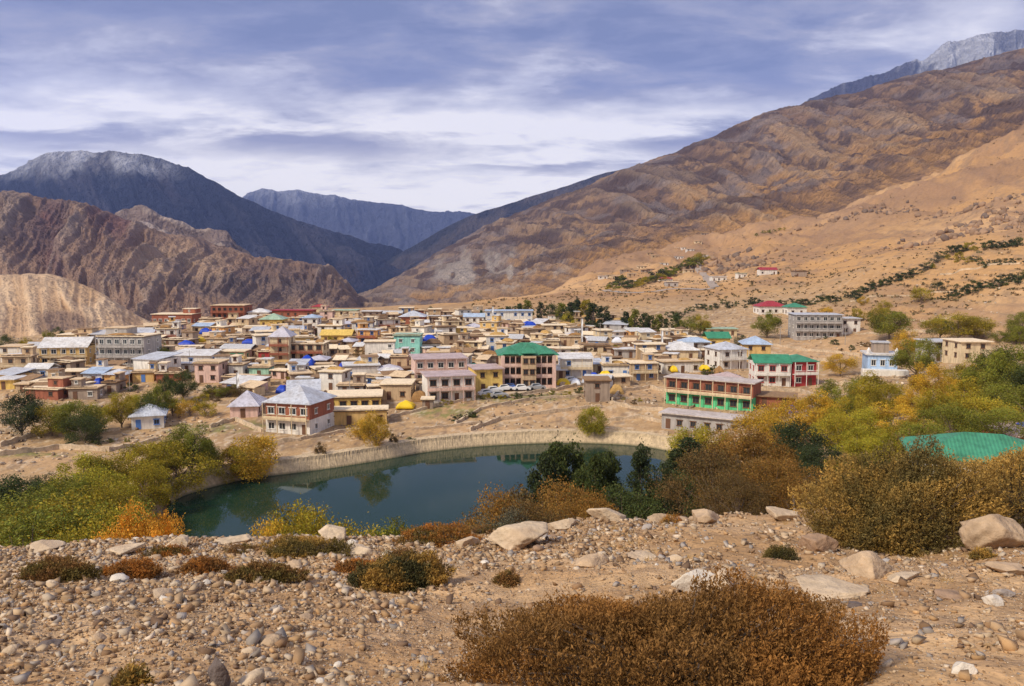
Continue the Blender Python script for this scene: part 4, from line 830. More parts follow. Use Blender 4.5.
def trunk_mesh(C, env, shape, seed):
    r_ = random.Random(seed); m = MB(); top = env[3] + env[2] * (.6 if shape in ('poplar', 'column') else .1)
    m.tube([(0, 0, -.06), (.006, .004, .1), (-.008, .01, top * .5), (0, 0, top)], [.028, .022, .016, .006], 7)
    for c in list(C)[::3 if shape != 'bush' else 2]:
        z0 = r_.uniform(.02 if shape == 'bush' else .14, .5) * (env[3] + .05); c = Vector(c); mid = Vector((c.x * .45, c.y * .45, z0 + (c.z - z0) * .6)); m.tube([(0, 0, z0), mid, c], [.013, .009, .003], 5)
    return m
_T = {}
BARK = pmat('bark', (.20, .15, .11), .95, .35, 8.); PBARK = pmat('pale_bark', (.42, .37, .32), .95, .3, 8.)
def leafmat(name, rgb): return cmat('leaf_' + name, rough=.7, scales=(1.3,), amp=.12, bump=(0, 0), spec=.2, tint=rgb, trans=.28)
LM = {'olive': (.34, .265, .024), 'yellow': (.52, .33, .034), 'green': (.20, .20, .026), 'dark': (.050, .066, .024), 'deep': (.078, .098, .026), 'lime': (.36, .31, .028), 'autumn': (.26, .14, .030), 'gold': (.62, .31, .035), 'brown': (.15, .095, .032), 'grey': (.13, .12, .075)}
def tree(x, y, z, h, shape='round', col='olive', hi=False, name='tree', label=None, desc=None, cat='tree', group='trees of the valley', sx=1., noun='tree'):
    var = rng.randrange(3); key = (shape, hi, var)
    if key not in _T:
        n, size, ncl = {0: (3800, .021, 24), 1: (14000, .0128, 34), 2: (30000, .0090, 46), -1: (900, .045, 12)}[hi]
        V, F, c, C, env = crown_mesh(shape, n, size, 1000 + hash(shape) % 1 + var * 7 + len(shape) * 31, ncl)
        o = mk('crown', V, F, leafmat('olive', LM['olive']), col=c); tm = trunk_mesh(C, env, shape, var).build('trunk', BARK)
        _T[key] = (o.data, tm.data); bpy.data.objects.remove(o); bpy.data.objects.remove(tm)
    cm_, tm_ = _T[key]; root = empty(name, (x, y, z - .15), rng.uniform(0, 6.3)); root.scale = (h * sx, h * sx, h)
    c = bpy.data.objects.new('crown', cm_); COL.objects.link(c); c.parent = root; c.material_slots[0].link = 'OBJECT'; c.material_slots[0].material = leafmat(col, LM[col])
    t_ = bpy.data.objects.new('trunk', tm_); COL.objects.link(t_); t_.parent = root
    tag(root, label, cat, group)
    if not label: later(root, desc, noun, x, y)
    return root
SH = {'round': 'round', 'wide': 'broad', 'poplar': 'slender', 'bush': 'bushy', 'loose': 'loose', 'column': 'narrow'}
CN = {'olive': 'olive', 'yellow': 'yellowing', 'green': 'green', 'dark': 'dark green', 'deep': 'deep green', 'lime': 'yellow-green', 'autumn': 'rust-brown', 'gold': 'golden orange', 'brown': 'brown', 'grey': 'grey-green'}
def T(u, vt, vb, Y=None, shape='round', col='olive', hi=0, sx=1., name='tree', label=None, noun='tree', group='trees of the valley', cat='tree'):
    """a tree whose top shows at row vt; its foot at row vb, or hidden at depth Y"""
    if Y is None:
        p = hit(u, vb)
        if p is None: return
        x, y, z = p
    else: y = Y; x = float(at(u, vt, Y)[0]); z = H1(x, y)
    h = (float(at(u, vt, y)[2]) - z) / (.98 if shape != 'bush' else .86)
    if h < .5: return
    tree(x, y, z, h, shape, col, hi, name, label, '%s %s %s' % (SH[shape], CN[col], noun), cat, group, sx, noun)
LAND += [(-55, 120, 'pond-side willow thicket'), (60, 90, 'brown-leaved tree by the lake'), (75, 125, 'orchard above the lake')]
# by the lake, left
T(22, 392, 437, None, 'round', 'dark', 1, 1.0); T(75, 396, 440, None, 'round', 'green', 1, 1.15); T(52, 403, 436, None, 'bush', 'olive', 1); T(98, 403, 434, None, 'round', 'lime', 1); T(122, 392, 428, None, 'round', 'olive', 1)
T(140, 390, 422, None, 'round', 'lime', 1); T(160, 385, 420, None, 'round', 'green', 1); T(183, 370, 402, None, 'round', 'deep', 1, .9); T(166, 374, 402, None, 'round', 'deep', 1, .8); T(150, 396, 424, None, 'bush', 'deep', 0); T(173, 396, 416, None, 'bush', 'olive', 0)
T(190, 398, 417, None, 'bush', 'yellow', 0); T(205, 400, 417, None, 'bush', 'olive', 0); T(85, 412, 444, None, 'bush', 'deep', 1); T(200, 433, 472, None, 'round', 'dark', 1, .9)
for (u, vt, Y, sh_, c, sx) in [(190, 424, 127, 'round', 'green', 1.1), (165, 432, 125, 'round', 'olive', 1.2), (140, 448, 118, 'round', 'olive', 1.25), (110, 455, 116, 'wide', 'olive', 1.1), (80, 458, 112, 'round', 'lime', 1.2), (175, 445, 122, 'bush', 'olive', 1.1), (145, 462, 112, 'bush', 'olive', .8), (100, 476, 104, 'bush', 'lime', 1.2), (112, 484, 100, 'bush', 'olive', .9),
                               (65, 482, 100, 'round', 'green', 1.2), (38, 490, 96, 'bush', 'green', 1.2), (20, 480, 100, 'round', 'deep', 1.2), (-5, 478, 100, 'round', 'dark', 1.3), (45, 478, 110, 'round', 'dark', 1.1), (5, 500, 84, 'bush', 'green', 1.2), (60, 505, 80, 'bush', 'olive', 1.2), (92, 507, 78, 'bush', 'green', 1.0), (25, 515, 72, 'bush', 'green', 1.2), (108, 514, 72, 'bush', 'olive', .9)]:
    T(u, vt - (4 if u < 150 else 0), 0, Y, sh_, c, 1, sx * (1.1 if u < 100 else .92), noun='willow', name='willow_tree', group='willows below the slope', cat='willow')
for (u, vt, Y, sx) in [(142, 508, 50, .8), (165, 514, 46, .55), (128, 514, 50, .7), (114, 523, 46, .9)]: T(u, vt, 0, Y, 'loose', 'gold', 1, sx, noun='shrub', name='sea_buckthorn_shrub', group='golden shrubs', cat='shrub')
# far shore
T(252, 428, 487, None, 'round', 'yellow', 1, 1.1, label='round yellow-green willow overhanging the west corner of the lake'); T(232, 444, 482, None, 'bush', 'olive', 1)
T(376, 412, 452, None, 'round', 'yellow', 1, .9, label='yellowing willow on the embankment before the ochre terrace house'); T(592, 402, 441, None, 'round', 'lime', 1, .95, label='lone leafy yellow-green willow on the middle of the embankment')
T(322, 440, 460, None, 'round', 'brown', 0, .7); T(395, 432, 447, None, 'loose', 'brown', 0, .9); T(360, 420, 440, None, 'bush', 'yellow', 0); T(410, 436, 446, None, 'bush', 'deep', 0)
# near shore, middle
for (u, vt, Y, sh_, c, hi, sx) in [(295, 506, 42, 'loose', 'olive', 1, .9), (322, 511, 38, 'bush', 'olive', 1, .8), (395, 508, 40, 'loose', 'green', 1, .8), (278, 514, 40, 'bush', 'yellow', 1, .7),
    (520, 484, 40, 'bush', 'brown', 1, .8), (500, 492, 36, 'bush', 'autumn', 1, .7), (565, 483, 38, 'bush', 'autumn', 1, .9), (548, 478, 42, 'loose', 'autumn', 1, .8), (590, 490, 34, 'bush', 'autumn', 1, .7), (535, 500, 30, 'bush', 'brown', 1, .8), (510, 505, 30, 'bush', 'grey', 1, .7),
    (556, 448, 70, 'column', 'deep', 1, .72), (569, 444, 72, 'column', 'deep', 1, .72), (543, 458, 68, 'column', 'dark', 1, .72), (597, 456, 70, 'column', 'deep', 1, .72), (611, 452, 72, 'column', 'deep', 1, .72), (641, 446, 70, 'column', 'dark', 1, .72), (583, 470, 66, 'column', 'deep', 1, .72), (667, 470, 68, 'column', 'dark', 1, .72), (625, 484, 66, 'bush', 'deep', 1, 1),
    (686, 440, 78, 'column', 'dark', 1, 1.4), (700, 450, 74, 'column', 'dark', 1, 1.3), (678, 470, 70, 'bush', 'deep', 1, 1), (712, 426, 92, 'round', 'olive', 1, 1), (694, 428, 96, 'round', 'lime', 1, 1)]:
    T(u, vt, 0, Y, sh_, c, hi, sx, noun='shrub' if Y < 45 else 'tree', name='shrub' if Y < 45 else 'tree', group='shrubs on the brink of the slope' if Y < 45 else 'trees on the near shore', cat='shrub' if Y < 45 else 'tree')
# big brown tree and the right hand wood
T(745, 425, 0, 62, 'round', 'autumn', 2, 1.15, label='big rust-brown tree with tangled branches above the rocky slope'); T(720, 448, 0, 58, 'bush', 'brown', 2, 1); T(775, 455, 0, 56, 'bush', 'autumn', 2, 1.1); T(740, 472, 0, 50, 'bush', 'brown', 2, .9); T(795, 475, 0, 50, 'bush', 'autumn', 1, 1)
for (u, vt, Y, sh_, c, sx) in [(798, 412, 84, 'round', 'dark', 1.0), (820, 436, 76, 'round', 'dark', 1.2), (812, 462, 66, 'bush', 'dark', 1.1), (838, 470, 60, 'bush', 'dark', 1), (790, 398, 120, 'bush', 'yellow', 1), (765, 408, 112, 'bush', 'yellow', 1), (815, 392, 118, 'round', 'yellow', 1.1), (838, 380, 128, 'round', 'green', 1), (850, 394, 112, 'round', 'olive', 1.2), (870, 372, 140, 'round', 'olive', 1.0), (890, 378, 132, 'round', 'olive', 1.1), (862, 376, 150, 'round', 'green', 1),
        (840, 410, 96, 'wide', 'olive', 1.2), (870, 405, 98, 'wide', 'lime', 1.2), (858, 425, 82, 'round', 'lime', 1.2), (885, 430, 78, 'round', 'lime', 1.2), (900, 400, 96, 'wide', 'yellow', 1.1), (915, 385, 118, 'round', 'yellow', 1), (930, 362, 140, 'loose', 'yellow', 1.1), (905, 415, 84, 'round', 'olive', 1.2), (940, 390, 100, 'round', 'olive', 1.2), (965, 378, 105, 'round', 'olive', 1.2), (955, 400, 84, 'wide', 'green', 1.1), (985, 395, 84, 'wide', 'olive', 1.2), (925, 420, 78, 'wide', 'green', 1.2), (1000, 405, 76, 'wide', 'green', 1.1),
        (965, 362, 130, 'round', 'olive', 1), (990, 352, 120, 'round', 'green', 1.1), (1015, 345, 118, 'round', 'green', 1.2), (1040, 355, 112, 'round', 'deep', 1.2), (1008, 375, 98, 'round', 'green', 1.3), (1035, 385, 88, 'round', 'green', 1.2), (1000, 342, 135, 'round', 'deep', 1.1), (895, 456, 58, 'bush', 'deep', 1), (860, 455, 66, 'bush', 'olive', 1.1), (880, 448, 64, 'bush', 'olive', 1), (832, 415, 100, 'round', 'lime', 1), (950, 372, 122, 'loose', 'yellow', .9)]:
    T(u, vt, 0, Y, sh_, c, 1, sx, noun='tree', group='wood above the lake')
# round trees among the houses and on the hill
for (u, vt, vb, sh_, c, sx) in [(767, 312, 338, 'round', 'green', 1.25), (889, 306, 340, 'round', 'green', 1.3), (878, 304, 328, 'round', 'olive', 1.1), (916, 338, 378, 'round', 'green', 1.25), (905, 330, 360, 'round', 'yellow', 1), (958, 312, 342, 'wide', 'olive', 1.6), (940, 316, 340, 'wide', 'green', 1.2), (974, 316, 341, 'wide', 'olive', 1.2),
        (840, 352, 376, 'wide', 'yellow', 1.2), (826, 306, 318, 'wide', 'yellow', 1.2), (858, 306, 322, 'round', 'olive', 1), (690, 316, 336, 'wide', 'green', 1.1), (700, 314, 335, 'round', 'olive', 1.1), (680, 316, 334, 'round', 'green', 1), (740, 334, 350, 'round', 'dark', 1), (163, 344, 362, 'round', 'green', 1.2), (155, 350, 362, 'round', 'olive', 1), (48, 330, 342, 'round', 'green', 1), (58, 326, 340, 'round', 'deep', 1), (3, 334, 356, 'round', 'deep', 1.2), (26, 337, 350, 'round', 'olive', 1), (430, 306, 314, 'round', 'deep', 1), (205, 328, 336, 'bush', 'deep', 1),
        (1022, 310, 332, 'bush', 'green', 1), (1018, 322, 345, 'round', 'green', 1), (921, 286, 304, 'wide', 'olive', 1.3), (937, 280, 292, 'wide', 'dark', 1.2), (884, 300, 312, 'bush', 'olive', 1), (863, 296, 305, 'bush', 'yellow', 1)]:
    T(u, vt, vb, None, sh_, c, 1 if vb - vt > 20 else 0, sx)
# poplar belt behind the village
for (u, vt, vb, sh_, c, sx) in [(482, 310, 320, 'column', 'deep', 1.2), (519, 303, 320, 'column', 'deep', 1.3), (528, 300, 320, 'column', 'green', 1.3), (541, 302, 320, 'column', 'dark', 1.1), (551, 301, 320, 'round', 'deep', 1), (562, 303, 326, 'column', 'green', 1.3), (570, 302, 328, 'column', 'dark', 1.3), (577, 299, 326, 'column', 'dark', 1.3), (585, 300, 328, 'column', 'olive', 1.3), (593, 303, 330, 'column', 'dark', 1.3), (602, 306, 333, 'column', 'dark', 1.3), (569, 312, 329, 'round', 'lime', 1.1),
        (626, 312, 334, 'poplar', 'dark', 1.5), (634, 309, 335, 'column', 'green', 1.1), (643, 313, 335, 'column', 'deep', 1.3), (650, 315, 335, 'column', 'deep', 1.3), (659, 314, 335, 'column', 'green', 1.3), (665, 318, 335, 'column', 'deep', 1.3), (676, 313, 334, 'column', 'deep', 1.2), (508, 306, 320, 'column', 'deep', 1.3), (500, 308, 320, 'column', 'olive', 1.3)]:
    T(u, vt, vb, None, sh_, c, 0, sx, noun='poplar', name='poplar_tree', group='poplar belt behind the village', cat='poplar')
# hedges: rows of dark bushes, each its own
def hedge(pts, n, hpx, cols, desc, spread=2):
    pts = np.array(pts, float); L_ = np.r_[0, np.cumsum(np.hypot(*np.diff(pts, axis=0).T))]
    for k in range(n):
        t_ = L_[-1] * (k + rng.uniform(-.3, .3)) / max(1, n - 1); u = float(np.interp(t_, L_, pts[:, 0])); v = float(np.interp(t_, L_, pts[:, 1])) + rng.uniform(-spread, spread); hh = hpx * rng.uniform(.6, 1.3)
        T(u, v - hh, v, None, 'bush', rng.choice(cols), -1 if hpx < 9 else 0, rng.uniform(.9, 1.5), noun='bush', name='hedge_bush', group='hedge bushes on the slope', cat='bush')
hedge([(672, 320), (690, 312), (720, 307), (760, 306), (800, 304), (840, 300), (858, 298)], 34, 6, ['dark', 'deep', 'dark'], 'hedge', 2.5)
hedge([(862, 294), (880, 287), (900, 279), (915, 274)], 14, 7, ['dark', 'deep'], 'hedge')
hedge([(922, 273), (940, 262), (965, 262), (985, 266)], 12, 7, ['olive', 'grey', 'deep'], 'hedge', 3)
hedge([(950, 255), (966, 250), (974, 250)], 4, 8, ['olive', 'dark'], 'hedge'); hedge([(988, 249), (1000, 248), (1018, 246)], 8, 8, ['dark', 'deep'], 'hedge', 1)
hedge([(945, 300), (965, 294), (985, 288), (1005, 283), (1024, 280)], 18, 8, ['dark', 'deep', 'dark'], 'hedge', 2.5); hedge([(985, 265), (1024, 264)], 6, 5, ['dark'], 'hedge', 1)
hedge([(608, 288), (630, 286), (650, 283), (670, 276), (690, 268), (702, 262)], 34, 8, ['deep', 'green', 'olive', 'dark'], 'hedge', 2.5)
hedge([(757, 236), (770, 232), (785, 230)], 7, 3, ['olive', 'green'], 'hedge', 1)
hedge([(440, 400), (480, 400), (520, 398)], 9, 5, ['deep', 'green', 'olive'], 'b'); hedge([(455, 420), (475, 418)], 5, 6, ['dark', 'deep'], 'b'); hedge([(60, 448), (150, 446)], 8, 6, ['deep', 'green'], 'b', 5); hedge([(230, 380), (262, 390), (210, 392)], 10, 8, ['deep', 'olive', 'brown'], 'b', 5)
hedge([(600, 392), (615, 402), (640, 404)], 6, 5, ['brown', 'olive'], 'b', 4); hedge([(700, 360), (720, 372), (705, 376)], 6, 6, ['brown', 'olive', 'deep'], 'b', 3); hedge([(805, 322), (835, 345), (870, 350)], 9, 5, ['olive', 'brown', 'deep'], 'b', 6)
hedge([(300, 372), (330, 380), (250, 372)], 7, 5, ['olive', 'deep', 'brown'], 'b', 6); hedge([(400, 372), (520, 362), (620, 364)], 10, 5, ['brown', 'olive', 'deep'], 'b', 8); hedge([(20, 372), (120, 372), (220, 370), (330, 362), (450, 352), (560, 360), (650, 356)], 34, 7, ['brown', 'olive', 'deep', 'green', 'brown'], 'b', 22)
hedge([(150, 345), (300, 335), (450, 330), (600, 340)], 22, 6, ['brown', 'olive', 'deep', 'brown'], 'b', 8)
hedge([(195, 404), (225, 398), (255, 388)], 16, 9, ['green', 'olive', 'brown', 'deep'], 'b', 6)
hedge([(430, 405), (470, 398), (540, 396), (590, 392)], 14, 5, ['green', 'olive', 'deep'], 'b', 3)
hedge([(1000, 345), (1024, 338)], 5, 10, ['deep', 'green'], 'b', 3)

# ------------------------------------------------------------------ stones
def ico(sub):
    bm = bmesh.new(); bmesh.ops.create_icosphere(bm, subdivisions=sub, radius=1); V = np.array([v.co[:] for v in bm.verts]); F = np.array([[v.index for v in f.verts] for f in bm.faces]); bm.free(); return V / np.linalg.norm(V, axis=1)[:, None], F
I1, I2, I3, I4 = ico(1), ico(2), ico(3), ico(5)
def rock(I, seed, npl=13, rough=0.):
    r_ = np.random.RandomState(seed); V, F = I; N = unit(npl, r_); D = r_.uniform(.5, 1., npl); dt = V @ N.T; rr = np.min(np.where(dt > .05, D / np.maximum(dt, .05), 9), axis=1); rr = np.minimum(rr, 1.35)
    P = V * rr[:, None]
    if rough:
        w = (fbm(P[:, 0] * 2.2 + seed, P[:, 1] * 2.2 + P[:, 2] * 1.7, 5, seed) - .5) + .5 * (ridg(P[:, 0] * 3 + P[:, 2] * 2, P[:, 1] * 3 - P[:, 2] * 3, 4, seed + 3) - .6); P = P * (1 + rough * w)[:, None]
    return P, F
BOX = (np.array([(-1, -1, -1), (1, -1, -1), (1, 1, -1), (-1, 1, -1), (-1, -1, 1), (1, -1, 1), (1, 1, 1), (-1, 1, 1)]) * .62, np.array([(0, 2, 1), (0, 3, 2), (4, 5, 6), (4, 6, 7), (0, 1, 5), (0, 5, 4), (1, 2, 6), (1, 6, 5), (2, 3, 7), (2, 7, 6), (3, 0, 4), (3, 4, 7)]))
STONE = {'pale': pmat('stone_pale', (.58, .45, .31), .9, .28, 9., bump=.5, dirt=(.42, .30, .20)), 'grey': pmat('stone_grey', (.42, .38, .35), .9, .3, 9., bump=.5, dirt=(.30, .22, .17)), 'brown': pmat('stone_brown', (.34, .22, .14), .9, .3, 9., bump=.5), 'white': pmat('stone_white', (.66, .59, .50), .9, .2, 9., bump=.4), 'dark': pmat('stone_dark', (.14, .11, .10), .9, .3, 9., bump=.5), 'tan': pmat('stone_tan', (.50, .36, .23), .9, .3, 7., bump=.6, dirt=(.30, .2, .13))}
def fhit(u, v):
    p = hit(u, v)
    if p is None or p[1] > 21: x, y, _ = [float(q) for q in at(u, v, 17.6)]; return x, y, H1(x, y)
    return p
def boulder(u, v, w, h, m, label, seed, depth=.8, tilt=0.):
    x, y, z = fhit(u, v); W = w * y / FPX / 2; Hh = h * y / FPX * 1.0; P, F = rock(I4, seed, 16, .16); P = P * np.array([W, W * depth, Hh * .62]); P[:, 2] += Hh * .28
    c, s_ = math.cos(tilt), math.sin(tilt); P = np.stack([P[:, 0] * c - P[:, 2] * s_, P[:, 1], P[:, 0] * s_ + P[:, 2] * c], 1)
    o = mk('boulder', P, F, STONE[m], smooth=True); o.location = (x, y + W * depth * .6, z - .02); tag(o, label, 'boulder', 'boulders on the slope'); return o
for k, a in enumerate([(517, 549, 66, 20, 'pale', 'largest smooth pale flat-topped boulder on the brink of the slope'), (357, 558, 29, 17, 'pale', 'squat pale boulder beside the long brown shrub mat'), (466, 547, 24, 13, 'pale', 'pair-like whitish rock next to the largest flat-topped boulder'),
    (236, 545, 36, 10, 'pale', 'low white rock slab on the brink above the dark tree reflection'), (332, 541, 40, 13, 'pale', 'long pale rock sloping up the brink below the lake bushes'), (696, 594, 40, 34, 'white', 'jagged whitish outcrop poking up behind the near rust bush', ), (724, 592, 34, 22, 'pale', 'smaller pale rock leaning on the jagged whitish outcrop'),
    (612, 521, 40, 12, 'pale', 'pale rounded boulder at the brink under the dark narrow trees'), (706, 523, 38, 15, 'tan', 'brownish boulder at the brink under the big rust-brown tree'), (786, 522, 40, 15, 'pale', 'broad pale boulder on the brink left of the big gold-green shrub'), (1006, 548, 62, 36, 'tan', 'big square brown-grey boulder beside the gold-green shrub'),
    (868, 576, 58, 19, 'tan', 'rounded tan boulder at the foot of the gold-green shrub'), (838, 599, 84, 9, 'pale', 'long flat whitish slab set in the sand'), (217, 688, 30, 30, 'dark', 'dark upright stone at the bottom of the scree'), (998, 608, 26, 15, 'white', 'white stone lying on the sandy ground'), (1006, 597, 22, 10, 'grey', 'grey stone behind the white one on the sand'),
    (966, 678, 24, 17, 'white', 'white angular stone low on the sandy ground'), (1004, 645, 22, 13, 'tan', 'tan cobble on the sandy ground'), (858, 607, 22, 7, 'dark', 'thin dark stone lying by the whitish slab'), (44, 648, 30, 8, 'dark', 'flat dark stone in the scree'), (822, 552, 42, 20, 'brown', 'shadowed brown rock under the edge of the gold-green shrub'),
    (1012, 576, 46, 14, 'tan', 'tan flattish rock below the big square boulder'), (38, 553, 34, 11, 'pale', 'pale rock on the brink above the willow thicket'), (118, 555, 40, 8, 'pale', 'flat white slab at the brink beside the golden shrubs'), (560, 531, 30, 12, 'pale', 'pale rock between the rust shrubs and the brink'), (660, 522, 26, 10, 'tan', 'low tan rock under the narrow trees'),
    (905, 582, 36, 10, 'pale', 'low pale rock in front of the gold-green shrub'), (410, 540, 22, 9, 'pale', 'small pale rock on the brink among brown mats'), (640, 560, 34, 8, 'pale', 'flat pale stone in the middle of the stony slope'), (950, 600, 30, 8, 'brown', 'thin brown slab on the sand'), (596, 566, 36, 9, 'tan', 'flat tan stone in the upper scree'), (175, 548, 30, 10, 'pale', 'pale rock by the rust shrub mat on the brink')]):
    boulder(*a, 900 + k, depth=.6 if k == 5 else .8, tilt=R(random.Random(k).uniform(-8, 8)))
def dens(u, v):
    d_ = .95 * (1 - sstep(330, 560, u)) + .0 * v
    line = 700 - (u - 300) * .34                               # sandy track running up to the right
    sand = np.exp(-((v - line + 25 + (fbm(u * .01, v * .02, 3, 8) - .5) * 80) / 26) ** 2) * sstep(270, 380, u)
    up = np.exp(-((v - 552) / 26) ** 2) * sstep(380, 450, u) * (1 - sstep(690, 780, u)) * .95
    return np.clip(np.maximum(np.maximum(d_, up), .24 + .3 * sstep(.5, .7, fbm(u * .015, v * .03, 4, 12))) * (1 - .8 * sand), .04, 1)
r_ = np.random.RandomState(11)
def scatter(n, ymin=3.6, ymax=20.5):
    Y = np.sqrt(r_.uniform(ymin ** 2, ymax ** 2, n)); X = r_.uniform(-.82, .82, n) * Y; Z = height(X, Y); u, v = proj(X, Y, Z); k = r_.rand(n) < dens(u, v) * (1 if True else 0); return X[k], Y[k], Z[k], u[k], v[k]
# about 240 of the largest loose stones, each its own
X, Y, Z, U_, V_ = scatter(900); protos = {}
keep = [(x, y, z) for x, y, z, u, v in zip(X, Y, Z, U_, V_) if -20 < u < 1044 and v < 700 and not (500 < u < 880 and v > 600)][:250]
for i, (x, y, z) in enumerate(keep):
    m = ['pale', 'pale', 'tan', 'white', 'grey', 'brown', 'pale', 'tan'][i % 8]; k = (i % 9, m)
    if k not in protos: P, F = rock(I2, 50 + k[0], 7, .0); P = P * [1, .8, .55]; o = mk('stone', P, F, STONE[m]); protos[k] = o.data; bpy.data.objects.remove(o)
    o = bpy.data.objects.new('stone', protos[k]); COL.objects.link(o); sz = float(np.clip(.036 * math.exp(r_.normal(0, .45)) * (1 + y / 22), .035, .18)); o.scale = (sz, sz, sz * r_.uniform(.6, 1.1)); o.location = (x, y, z + sz * .2); o.rotation_euler = (r_.uniform(-.4, .4), r_.uniform(-.4, .4), r_.uniform(0, 6))
    tag(o, {'pale': 'angular pale beige stone loose in the scree', 'tan': 'angular tan stone loose in the scree', 'white': 'angular whitish stone loose in the scree', 'grey': 'angular grey stone loose in the scree', 'brown': 'angular brown stone loose in the scree'}[m], 'stone', 'loose %s stones on the near slope' % m)
def pebbles(name, X, Y, Z, S, cols, I=None, nt=8, flat=.6):
    I = I or BOX
    nt = 14; T_ = [rock(I, 300 + k, 9)[0] * [1, .75, flat] for k in range(nt)] if I is not BOX else [(BOX[0] * (1 + r_.normal(0, .30, (8, 1))) + r_.normal(0, .12, (8, 3))) * [1, .7, flat] for k in range(nt)]; F = I[1]; n = len(X); nv = len(I[0]); kk = r_.randint(0, nt, n); ang = r_.uniform(0, 6.28, n); tl = r_.normal(0, .3, n)
    P = np.array(T_)[kk]; c, s_ = np.cos(ang)[:, None], np.sin(ang)[:, None]; P[..., 2] += P[..., 0] * tl[:, None]; x = P[..., 0] * c - P[..., 1] * s_; y = P[..., 0] * s_ + P[..., 1] * c
    V = np.stack([X[:, None] + x * S[:, None], Y[:, None] + y * S[:, None], Z[:, None] + (P[..., 2] + .25) * S[:, None]], -1).reshape(-1, 3)
    FF = (F[None] + (np.arange(n) * nv)[:, None, None]).reshape(-1, 3); col = np.repeat(cols, nv, 0)
    return mk(name, V, FF, cmat('loose_stone', scales=(14.,), amp=.12, bump=(.3, .05)), col=col)
X, Y, Z, U_, V_ = scatter(100000); n = len(X)
pal = np.array([(.58, .43, .28), (.50, .34, .20), (.68, .55, .41), (.42, .27, .15), (.33, .20, .11), (.42, .36, .31), (.22, .14, .09), (.58, .36, .18)]); cols = pal[r_.choice(8, n, p=[.24, .2, .09, .14, .1, .1, .05, .08])] * r_.uniform(.62, 1.0, (n, 1))
S = np.clip(.0118 * np.exp(r_.normal(0, .62, n)) * (.85 + Y / 12), .006, .085); tag(pebbles('gravel', X, Y, Z, S, cols), kind='stuff')
def grit(n, y1, smin, smax):
    Y = np.sqrt(r_.uniform(3.4 ** 2, y1 ** 2, n)); X = r_.uniform(-.8, .8, n) * Y; Z = height(X, Y); c = pal[r_.randint(0, 8, n)] * r_.uniform(.55, 1.0, (n, 1))
    return tag(pebbles('fine_gravel', X, Y, Z - .002, r_.uniform(smin, smax, n), c), kind='stuff')
grit(60000, 11, .004, .012)
# rubble and clods between houses, on banks and terraces
def rubble(name, n, y0, y1, s0, s1, smin, smax, pal_, cond=None, keepf=.7):
    Y = np.exp(r_.uniform(math.log(y0), math.log(y1), n)); X = r_.uniform(s0, s1, n) * Y; q = fbm(X * .07, Y * .07, 4, 19) + r_.normal(0, .05, n) > .47; sdv = sdist(X, Y); q &= sdv > 4; 
    if cond is not None: q &= cond(X, Y)
    X, Y = X[q], Y[q]; Z = height(X, Y); n = len(X); c = np.array(pal_)[r_.randint(0, len(pal_), n)] * r_.uniform(.75, 1.2, (n, 1)); S = r_.uniform(smin, smax, n) * (r_.rand(n) ** 1.5 + .5)
    return tag(pebbles(name, X, Y, Z, S, c, None), kind='stuff')
rubble('rubble', 15000, 118, 440, -.75, .62, .2, .55, [(.50, .38, .26), (.62, .5, .36), (.34, .24, .16), (.25, .17, .11), (.42, .34, .27)])
